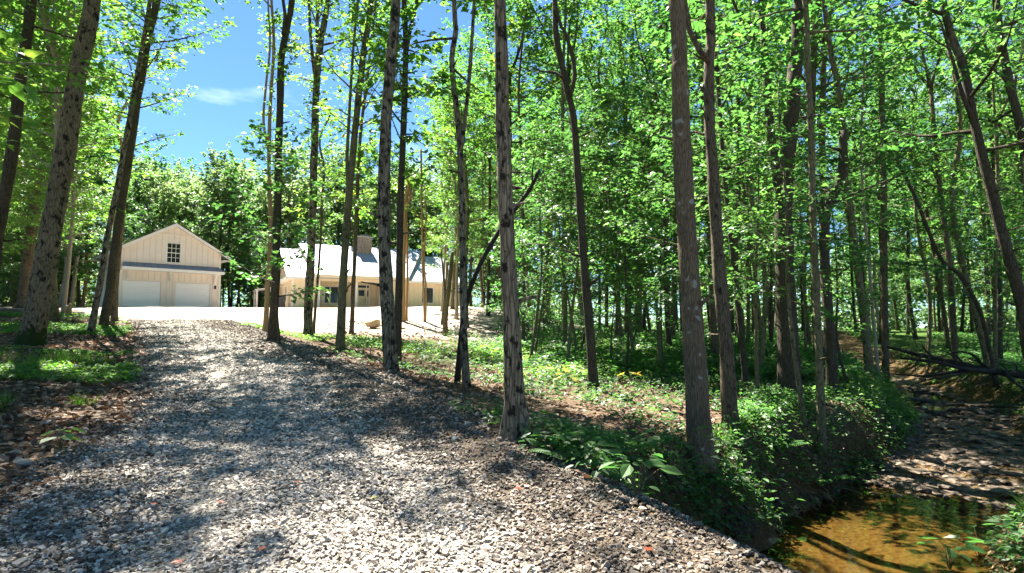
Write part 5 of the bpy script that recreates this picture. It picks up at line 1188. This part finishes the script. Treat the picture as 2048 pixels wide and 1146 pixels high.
# ------------------------------------------------------------------ single plants
def leafy_plant(px, label, H, n, size, mat, shape='maple', group=None, name='plant', lean=(0, 0), seed=0, depth=None):
    rg = np.random.default_rng(500 + seed); g = on_ground(*px)
    t = thing(name, label, 'plant', tuple(g), 0, group)
    wd = Wood(); P, D, Nn, S = [], [], [], []
    for s in range(n):
        a = 2.4 * s + rg.uniform(-0.3, 0.3); hh = H * rg.uniform(0.55, 1.0); rr = H * rg.uniform(0.15, 0.6)
        tip = np.array([math.cos(a) * rr + lean[0] * hh, math.sin(a) * rr + lean[1] * hh, hh])
        wd.add(*tube(np.array([(0, 0, -0.03), tip * np.array([0.35, 0.35, 0.6]), tip]), [0.006, 0.004, 0.003], 4, False))
        P.append(tip); D.append((math.cos(a), math.sin(a), rg.uniform(-0.35, 0.1))); Nn.append((rg.normal(0, 0.25), rg.normal(0, 0.25), 1)); S.append(size * rg.uniform(0.75, 1.2))
    add_obj('stem', wd.mesh('stem', BARK_OLIVE), t)
    one = make_mesh('leaf', *(lambda g_: (g_[0], g_[1]))(leaf_geo(np.zeros((1, 3)), np.array([[1.0, 0, 0]]), np.array([[0, 0, 1.0]]), 1.0, shape)), [mat], False, {'tint': np.full(len(SHAPES[shape][0]), 0.5)})
    for q in range(n):
        Dv = Vector(D[q]).normalized(); Nv = Vector(Nn[q]); Nv = (Nv - Dv * Nv.dot(Dv)).normalized(); Yv = Nv.cross(Dv)
        o = add_obj('leaf', one, t); R_ = Matrix((Dv, Yv, Nv)).transposed().to_4x4()
        o.matrix_basis = Matrix.Translation(Vector(P[q])) @ R_ @ Matrix.Scale(float(S[q]), 4)
    return t
leafy_plant((1345, 985), 'big-leaved plant arching before the lichen-spotted trunk', 0.75, 16, 0.22, LEAF_MID, shape='oval', seed=1, lean=(0.15, -0.05))
leafy_plant((1275, 1000), 'broad-leaved plant low on the gravel shoulder edge', 0.32, 10, 0.15, LEAF_MID, shape='oval', seed=2)
leafy_plant((1180, 935), 'spreading seedling below the shaggy buttressed tree', 0.30, 10, 0.14, LEAF_MID, shape='oval', seed=3)
leafy_plant((1265, 880), 'leafy seedling on the litter slope beside the big-leaved plant', 0.42, 11, 0.15, LEAF_DEEP, shape='oval', seed=4)
leafy_plant((1570, 1035), 'green plant clinging above the exposed roots of the bank', 0.40, 9, 0.16, LEAF_DEEP, shape='oval', seed=5)
leafy_plant((1515, 1005), 'oval-leaved plant on the crumbling bank near the pool', 0.40, 9, 0.17, LEAF_MID, shape='oval', seed=6)
leafy_plant((120, 905), 'single bright weed with broad leaves on the left verge', 0.22, 7, 0.16, LEAF_BRIGHT, shape='oval', seed=7)
for k, (px, py) in enumerate(((1900, 1140), (1960, 1120), (2010, 1135), (2040, 1100))):
    leafy_plant((px, py), 'broad-leaved plant at the near edge of the creek pool', 0.34, 8, 0.20, LEAF_MID, shape='oval', group='plants at the near pool edge', seed=40 + k)
for k, (px, py) in enumerate(((1085, 745), (1120, 760), (1165, 755), (1215, 762), (1260, 772), (1140, 780))):
    leafy_plant((px, py), 'yellowing umbrella-leaved plant among the green seedlings', 0.36, 6, 0.20, LEAF_YELLOW if k % 3 else LEAF_MID, group='yellowing umbrella-leaved plants', seed=20 + k)

def fern(px, label, n, L, seed):
    rg = np.random.default_rng(700 + seed); g = on_ground(*px); t = thing('fern', label, 'fern', tuple(g))
    for f in range(n):
        a = 6.28 * f / n + rg.uniform(-0.4, 0.4); e = rg.uniform(0.5, 1.0); l_ = L * rg.uniform(0.7, 1.1)
        s = np.linspace(0, 1, 16)[1:]
        rad = l_ * s * math.cos(e * 0.6); zz = l_ * (math.sin(e) * s - 0.75 * s ** 2 * 0.6)
        C_ = np.stack([np.cos(a) * rad, np.sin(a) * rad, zz], -1)
        lat = np.array([-math.sin(a), math.cos(a), 0])
        P = np.repeat(C_, 2, 0); sg = np.tile([1, -1], len(s))[:, None]
        w = np.repeat(np.sin(np.pi * np.clip(s * 0.9 + 0.08, 0, 1)) * 0.24 * l_ + 0.01, 2)
        D = lat * sg + np.array([math.cos(a), math.sin(a), 0]) * 0.45 + np.array([0, 0, -0.15])
        wd_ = tube(np.vstack([[0, 0, 0], C_]), 0.003, 3, False)
        LV, LF, kk = leaf_geo(P, D, np.tile([0, 0, 1.0], (len(P), 1)), w, 'kite')
        V = np.vstack([LV, wd_[0]]); tn = np.full(len(V), 0.55)
        add_obj('frond', make_mesh('frond', V, [LF, wd_[1] + len(LV)], [LEAF_MID], False, {'tint': tn}), t)
fern((1118, 915), 'small fern at the foot of the slope beside the shaggy tree', 7, 0.45, 1)
fern((1650, 965), 'fern with arching fronds over the creek pool', 8, 0.55, 2)
fern((1560, 900), 'fern below the thick dark tree on the bank', 8, 0.5, 3)

# ------------------------------------------------------------------ gravel, stones, wood on the ground
def stone_mesh(name, seed, mat, fl=0.6, sub=1, rough=0.16):
    bm = bmesh.new(); bmesh.ops.create_icosphere(bm, subdivisions=sub, radius=0.5)
    rg = np.random.default_rng(seed); ax = rg.normal(0, 1, (6, 3)); ax /= np.linalg.norm(ax, axis=1)[:, None]; off = rg.uniform(0.22, 0.42, 6)
    for v in bm.verts:
        p = np.array(v.co)
        for a, o in zip(ax, off):
            d_ = p @ a
            if d_ > o: p = p - a * (d_ - o)
        p += rg.normal(0, rough * 0.15, 3); v.co = p * np.array([1.15, 0.9, fl])
    me = bpy.data.meshes.new(name); bm.to_mesh(me); bm.free(); me.materials.append(mat)
    return me
def stone_mat(name, stops, rough=0.85):
    m, n, l, out = mat_new(name)
    at = N(n, 'ShaderNodeAttribute', attribute_name='tint'); oi = N(n, 'ShaderNodeObjectInfo'); ad = N(n, 'ShaderNodeMath', operation='ADD')
    l.new(at.outputs['Fac'], ad.inputs[0]); l.new(oi.outputs['Random'], ad.inputs[1])
    fr = N(n, 'ShaderNodeMath', operation='FRACT'); l.new(ad.outputs[0], fr.inputs[0])
    r = ramp(n, stops); l.new(fr.outputs[0], r.inputs['Fac'])
    t = N(n, 'ShaderNodeTexCoord'); no = N(n, 'ShaderNodeTexNoise', Scale=18.0, Detail=5.0, Roughness=0.7); l.new(t.outputs['Object'], no.inputs['Vector'])
    r2 = ramp(n, [(0.3, (0.72, 0.72, 0.72)), (0.7, (1.1, 1.1, 1.1))]); l.new(no.outputs['Fac'], r2.inputs['Fac'])
    mx = N(n, 'ShaderNodeMixRGB', blend_type='MULTIPLY'); mx.inputs['Fac'].default_value = 1; l.new(r.outputs['Color'], mx.inputs['Color1']); l.new(r2.outputs['Color'], mx.inputs['Color2'])
    b = principled(n, rough, 0.25); l.new(mx.outputs['Color'], b.inputs['Base Color']); l.new(b.outputs[0], out.inputs['Surface']); return m
DIRTY_STONE = stone_mat('earthy_gravel', [(0.0, (0.05, 0.036, 0.025)), (0.5, (0.13, 0.10, 0.072)), (0.85, (0.22, 0.185, 0.145)), (1.0, (0.36, 0.325, 0.28))])
GRAVEL_STONE = stone_mat('crushed_limestone', [(0.0, (0.10, 0.088, 0.072)), (0.25, (0.24, 0.207, 0.17)), (0.65, (0.42, 0.372, 0.315)), (1.0, (0.60, 0.55, 0.48))])
CREEK_STONE = stone_mat('creek_stone', [(0.0, (0.04, 0.028, 0.018)), (0.5, (0.10, 0.072, 0.047)), (1.0, (0.22, 0.17, 0.12))], 0.6)
rng = np.random.default_rng(99)
CUBE = np.array([(x_, y_, z_) for z_ in (-1, 1) for y_ in (-1, 1) for x_ in (-1, 1)], float) * 0.5
CF = np.array([(0, 2, 3, 1), (4, 5, 7, 6), (0, 1, 5, 4), (2, 6, 7, 3), (0, 4, 6, 2), (1, 3, 7, 5)])
def rand_rot(n, rg):
    q = rg.normal(0, 1, (n, 4)); q /= np.linalg.norm(q, axis=1)[:, None]; w, x_, y_, z_ = q.T
    return np.stack([np.stack([1 - 2 * (y_ * y_ + z_ * z_), 2 * (x_ * y_ - z_ * w), 2 * (x_ * z_ + y_ * w)], -1), np.stack([2 * (x_ * y_ + z_ * w), 1 - 2 * (x_ * x_ + z_ * z_), 2 * (y_ * z_ - x_ * w)], -1), np.stack([2 * (x_ * z_ - y_ * w), 2 * (y_ * z_ + x_ * w), 1 - 2 * (x_ * x_ + y_ * y_)], -1)], 1)
n = 96000
gy_ = 2.5 * (27 / 2.5) ** (rng.uniform(0, 1, n) ** 1.12)
gu = rng.uniform(-0.04, 1.0, n); ex = rng.uniform(0, 1, n) < 0.07; gu = np.where(ex, 1 + np.abs(rng.normal(0, 0.055, n)), gu); gx_ = drive_l(gy_) * (1 - gu) + drive_r(gy_) * gu
pxv = CX + F_PX * gx_ / gy_; k = (pxv > -250) & (pxv < 1750)
# thinner on the earthy right shoulder and along the verge
thin = np.clip(1.15 - 0.75 * smooth(0.72, 0.9, gu) * (0.6 + 0.6 * sines(gx_, gy_, 55, 4, 0.3, 1.5)) - 0.6 * smooth(0.1, 0.0, gu), 0.15, 1)
thin = thin * (1 - 0.55 * (np.exp(-((gu - 0.30) / 0.07) ** 2) + np.exp(-((gu - 0.66) / 0.07) ** 2)))
k &= rng.uniform(0, 1, n) < thin
gx_, gy_, gu = gx_[k], gy_[k], gu[k]; n = len(gx_)
earth = smooth(0.60, 0.80, gu + 0.10 * sines(gx_, gy_, 57, 5, 0.2, 2.0)) * 0.85 + 0.55 * smooth(0.32, 0.05, gu + 0.12 * sines(gx_, gy_, 58, 5, 0.2, 1.5)) + 0.08 + 0.25 * smooth(0.25, 0.8, sines(gx_, gy_, 59, 4, 0.15, 0.8)); earthy = rng.uniform(0, 1, n) < earth
S = rng.uniform(0.012, 0.029, n) * (1 + np.clip(gy_ - 5, 0, 22) * 0.07); S[rng.uniform(0, 1, n) < 0.03] *= 1.5
C = CUBE[None] * (1 + rng.uniform(-0.45, 0.25, (n, 8, 3))) * np.array([1.25, 0.95, 0.7])
C = np.einsum('nij,nkj->nki', rand_rot(n, rng), C) * S[:, None, None]
C[:, :, 2] *= 0.75
big = np.argsort(-(S / gy_))[:300]
rest = np.ones(n, bool); rest[big] = False
pos = np.stack([gx_, gy_, drive_z(gx_, gy_) + S * 0.18], -1)
V = (C[rest] + pos[rest][:, None, :]).reshape(-1, 3); nr = rest.sum()
Fq = (np.arange(nr)[:, None, None] * 8 + CF[None]).reshape(-1, 4)
gv = add_obj('gravel', make_mesh('gravel', V, Fq, [GRAVEL_STONE, DIRTY_STONE], False, {'tint': np.repeat(rng.uniform(0, 1, nr), 8)}, np.repeat(earthy[rest].astype(int), 6)), driveway); tag(gv, kind='stuff')
chips = []
for c in range(8):
    cc_ = CUBE * (1 + rng.uniform(-0.4, 0.25, (8, 3))) * np.array([1.25, 0.95, 0.65])
    chips.append(make_mesh('stone', cc_, CF, [GRAVEL_STONE if c < 4 else DIRTY_STONE], False, {'tint': np.full(8, rng.uniform(0, 1))}))
for i in big:
    add_obj('stone', chips[int(rng.integers(4)) + 4 * int(earthy[i])], driveway, tuple(pos[i]), tuple(rng.normal(0, 0.35, 2)) + (rng.uniform(0, 6.28),), float(S[i]))
# pebbles strewn on the left verge
for k, (px, py, s) in enumerate(((45, 935, 0.17), (118, 838, 0.10), (150, 850, 0.09), (196, 845, 0.08), (215, 850, 0.10), (170, 862, 0.08), (100, 850, 0.12), (238, 838, 0.09), (132, 862, 0.07), (160, 838, 0.08), (965, 848, 0.12), (935, 850, 0.10), (1000, 880, 0.10))):
    g = on_ground(px, py)
    o = add_obj('stone', stone_mesh('stone', 40 + k, GRAVEL_STONE, 0.6, 2), None, (g[0], g[1], g[2] + s * 0.12), (0, 0, k * 1.1), s)
    tag(o, 'whitish fist-sized stone resting on the left verge' if px < 400 else 'pale stone lying beside the shaggy buttressed tree', 'stone', 'stones on the left verge' if px < 400 else 'stones by the buttressed tree')
# creek stones
cs_m = [stone_mesh('stone', 60 + k, CREEK_STONE, 0.42, 2) for k in range(8)]
cnt = 0
for _ in range(2500):
    if cnt >= 300: break
    kx = int(rng.integers(60, 110)) if False else int(rng.integers(0, len(CREEK)))
    c = CREEK[kx]
    if not (9.5 < c[1] < 24): continue
    a = rng.uniform(-1, 1) * (HALF[kx] + 0.25); tgv = CREEK[min(kx + 1, len(CREEK) - 1)] - CREEK[kx - 1]; tgv /= np.linalg.norm(tgv)
    x_, y_ = c[0] + tgv[1] * a + rng.normal(0, 0.1), c[1] - tgv[0] * a + rng.normal(0, 0.1)
    s = rng.uniform(0.10, 0.34) * rng.uniform(0.7, 1.0) * (1 + (y_ - 10) * 0.02)
    add_obj('stone', cs_m[int(rng.integers(8))], creek_bed, (x_, y_, float(ground_h(x_, y_)) + s * 0.15), (rng.normal(0, 0.1), rng.normal(0, 0.1), rng.uniform(0, 6.28)), (s, s * rng.uniform(0.7, 1.1), s)); cnt += 1

# boulder in the yard
BOULDER = plain('sandstone_boulder', (0.42, 0.31, 0.19), 0.85, 0.2, 0.22, 3.0, 0.6)
g = on_ground(744, 656); s = 34 / F_PX * g[1]
o = add_obj('boulder', stone_mesh('boulder', 3, BOULDER, 0.62, 3, 0.10), None, (g[0], g[1], g[2] + s * 0.20), (0.1, -0.25, 0.4), (s, s * 0.8, s)); tag(o, 'angular tan boulder lying in the yard before the door', 'boulder')
g = on_ground(806, 659); o = add_obj('stone', stone_mesh('stone', 8, BOULDER, 0.6, 2), None, (g[0], g[1], g[2] + 0.06), (0, 0, 1), 0.3); tag(o, 'small tan stone beside the speckled trunk', 'stone')
# stump and snag left of the garage
def stump(px, wpx, hpx, label, seed):
    g = on_ground(*px); Yd = g[1]; r = wpx / F_PX * Yd / 2; h_ = hpx / F_PX * Yd
    t = thing('stump', label, 'stump', tuple(g)); wd = Wood(); trunk_tube(wd, np.array([(0, 0, -0.08), (0.02, 0, h_ * 0.5), (0.05, 0, h_)]), [r, r * 0.8, r * 0.7], 14, 0.6, 0.08, seed, 0.08, 0.15)
    add_obj('bark', wd.mesh('bark', BARK_TAN), t)
    V, F, T = tube(np.array([(0.05, 0, h_ - 0.02), (0.055, 0.01, h_ + 0.03 + 0.3 * r), (0.10 * r + 0.05, 0, h_ + 0.8 * r)]), [r * 0.66, r * 0.4, r * 0.05], 9)
    add_obj('splinter', make_mesh('splinter', V, [F, np.array(T)], [BARK_TAN], False), t)
stump((137, 633), 12, 22, 'cut tan stump on the sunny ground left of the garage', 1)
stump((96, 634), 12, 8, 'low rotten stump beside the olive trunk', 2)

# fallen wood
def branch_obj(name, label, paths, mat, cat='branch', group=None, part='branch'):
    """paths: list of (list of (px, py, depth), r0 m, r1 m); the first is the stem"""
    w = [(np.array([at_depth(*p) for p in pp]), r0, r1) for pp, r0, r1 in paths]
    b = w[0][0][0].copy()
    t = thing(name, label, cat, tuple(b), 0, group)
    for k, (P, r0, r1) in enumerate(w):
        wd = Wood(); trunk_tube(wd, P - b, [r0, (r0 + r1) / 2, r1], 8, 0.0, 0.07, k, 0.25)
        add_obj('stem' if k == 0 else part, wd.mesh(part, mat), t)
    return t
branch_obj('fallen_tree', 'black fallen tree with bare limbs lying across the creek', [
    ([(2060, 752, 17), (1980, 742, 17.5), (1920, 728, 18), (1850, 712, 18.6), (1775, 694, 19.5)], 0.115, 0.045),
    ([(1990, 744, 17.4), (1930, 738, 17), (1870, 724, 17), (1800, 716, 17.5)], 0.08, 0.03),
    ([(1950, 738, 17.6), (1900, 745, 17), (1850, 752, 17), (1790, 748, 17.2)], 0.06, 0.02),
    ([(1960, 738, 17.6), (1900, 752, 16.6), (1845, 762, 16.4), (1815, 776, 16.4)], 0.045, 0.015),
    ([(1975, 741, 17.5), (1950, 715, 17.8), (1925, 703, 18), (1875, 714, 18.4)], 0.045, 0.012),
    ([(1930, 730, 17.9), (1905, 705, 18), (1893, 690, 18.2)], 0.035, 0.01),
    ([(1990, 743, 17.4), (1960, 725, 17.6), (1925, 712, 17.8)], 0.04, 0.01),
    ([(1860, 714, 18.5), (1856, 740, 18), (1850, 762, 17.6)], 0.03, 0.01),
    ([(2010, 745, 17.2), (2030, 765, 16.5), (2060, 785, 16)], 0.06, 0.03)] + [
    ([(bx_, by_, 17.6), (bx_ - 22 + 8 * (q % 3), by_ + (18 if q % 2 else -20), 17.2 + 0.2 * q % 1), (bx_ - 55 + 14 * (q % 4), by_ + (34 if q % 2 else -30) - 3 * q % 7, 17.0)], 0.025, 0.008) for q, (bx_, by_) in enumerate(((2020, 746), (1985, 742), (1965, 739), (1940, 733), (1915, 728), (1890, 722), (1870, 717), (1845, 711), (2035, 749), (1955, 737)))], DEADBLACK, 'fallen tree')
def log_at(label, pts, r0, r1, mat, name='log'):
    P = np.array([on_ground(*p) for p in pts]); P[:, 2] += r0 * 0.9
    b = P[0].copy(); o = thing(name, label, 'log', tuple(b)); wd = Wood(); trunk_tube(wd, P - b, [r0, r0 * 0.8, r1], 9, 0.0, 0.06, 3, 0.3); add_obj('stem', wd.mesh('stem', mat), o)
log_at('long pale weathered log lying along the stony creek', [(1798, 800), (1870, 808), (1950, 815), (2030, 818)], 0.075, 0.05, DEADWOOD)
log_at('thin grey pole beside the long pale log', [(1840, 812), (1910, 812), (1995, 806)], 0.045, 0.03, DEADWOOD)
log_at('thick dark pole below the long pale log', [(1905, 822), (1970, 824), (2048, 826)], 0.06, 0.05, DEADWOOD)
log_at('bent grey branch at the water before the debris trunks', [(1775, 762), (1800, 786), (1830, 800)], 0.035, 0.02, DEADWOOD, 'fallen_branch')
log_at('dark stick in the creek gravel below the logs', [(1862, 826), (1900, 838), (1935, 842)], 0.035, 0.02, DEADBLACK, 'fallen_branch')
log_at('long thin dead branch lying along the gravel shoulder', [(1078, 893), (1130, 925), (1190, 962), (1245, 1000)], 0.018, 0.010, DEADWOOD, 'fallen_branch')
log_at('small pale driftwood chunk in the creek stones', [(1868, 832), (1890, 830)], 0.08, 0.05, DEADWOOD, 'driftwood')
log_at('thin stick on the left bank by the mossy foot', [(195, 700), (240, 706), (280, 704)], 0.03, 0.015, DEADBLACK, 'fallen_branch')
log_at('dark branch on the ground behind the mossy foot', [(150, 676), (210, 682), (262, 684)], 0.03, 0.015, DEADBLACK, 'fallen_branch')
# twigs strewn over the woodland floor
rg = np.random.default_rng(64)
for k in range(34):
    for _ in range(30):
        y_ = 5.0 * (22 / 5.0) ** rg.uniform(0, 1); x_ = (rg.uniform(850, 1800) - CX) / F_PX * y_ if k < 24 else drive_l(y_) - rg.uniform(0.3, 4.5)
        if (k >= 24 or x_ > drive_r(y_) + 0.4) and creek_clear(np.array([x_]), np.array([y_]), 0.3)[0]: break
    a_ = rg.uniform(0, 6.28); L_ = rg.uniform(0.35, 1.3); tt_ = np.linspace(-0.5, 0.5, 5)
    P = np.stack([x_ + np.cos(a_) * L_ * tt_ + rg.normal(0, 0.03, 5), y_ + np.sin(a_) * L_ * tt_ + rg.normal(0, 0.03, 5), np.zeros(5)], -1); P[:, 2] = ground_h(P[:, 0], P[:, 1]) + 0.025
    r_ = rg.uniform(0.006, 0.016); wd = Wood(); wd.add(*tube(P - P[0], np.linspace(r_, r_ * 0.4, 5), 5))
    o = add_obj('twig', wd.mesh('twig', DEADWOOD), None, tuple(P[0])); tag(o, 'dead twig lying on the leaf litter of the slope' if k < 24 else 'dead twig lying on the left bank', 'twig', 'twigs on the slope' if k < 24 else 'twigs on the left bank')
# roots hanging from the cut bank
rg = np.random.default_rng(42)
for k in range(46):
    px = rg.uniform(1420, 1700); t_ = (px - 1420) / 280
    top = on_ground(px, 1050 - 75 * t_ - rg.uniform(0, 30)); bot = top + np.array([rg.normal(0.1, 0.12), -rg.uniform(0.15, 0.4), -rg.uniform(0.25, 0.55)])
    bot[2] = max(bot[2], ground_h(bot[0], bot[1]) + 0.02)
    mid = (top + bot) / 2 + np.array([rg.normal(0, 0.05), -0.10, 0.04]); top[2] -= 0.03
    wd = Wood(); wd.add(*tube(catmull(np.array([top, mid, bot]) - top, 7), np.linspace(rg.uniform(0.008, 0.018), 0.003, 7), 5, False))
    o = add_obj('root', wd.mesh('root', DEADWOOD if k % 3 else BARK_TAN), None, tuple(top)); tag(o, 'bare root hanging from the cut bank above the pool', 'root', 'roots hanging from the cut bank')
# red fallen leaves on the drive
RED = leaf_mat('red_leaf', [(0.0, (0.25, 0.03, 0.015)), (1.0, (0.42, 0.10, 0.03))], (1, 0.8, 0.5), 0.2)
for k, (px, py) in enumerate(((1030, 992), (522, 1128), (364, 1142), (303, 1022), (745, 1015), (1305, 1113), (440, 1020), (590, 985))):
    g = on_ground(px, py); gz_ = float(drive_z(g[0], g[1])) + 0.03
    me = leaf_mesh('fallen_leaf', np.zeros((1, 3)), np.array([[1.0, 0, 0.1]]), np.array([[0.1, 0.1, 1.0]]), 0.06, 'maple', LEAF_YELLOW if k == 4 else RED, np.array([0.3 + 0.1 * (k % 4)]))
    o = add_obj('fallen_leaf', me, None, (g[0], g[1], gz_), (0, 0, k * 1.9)); tag(o, 'reddish fallen leaf lying on the gravel' if k != 4 else 'yellow fallen leaf lying on the gravel', 'leaf', 'red leaves on the gravel' if k != 4 else None)
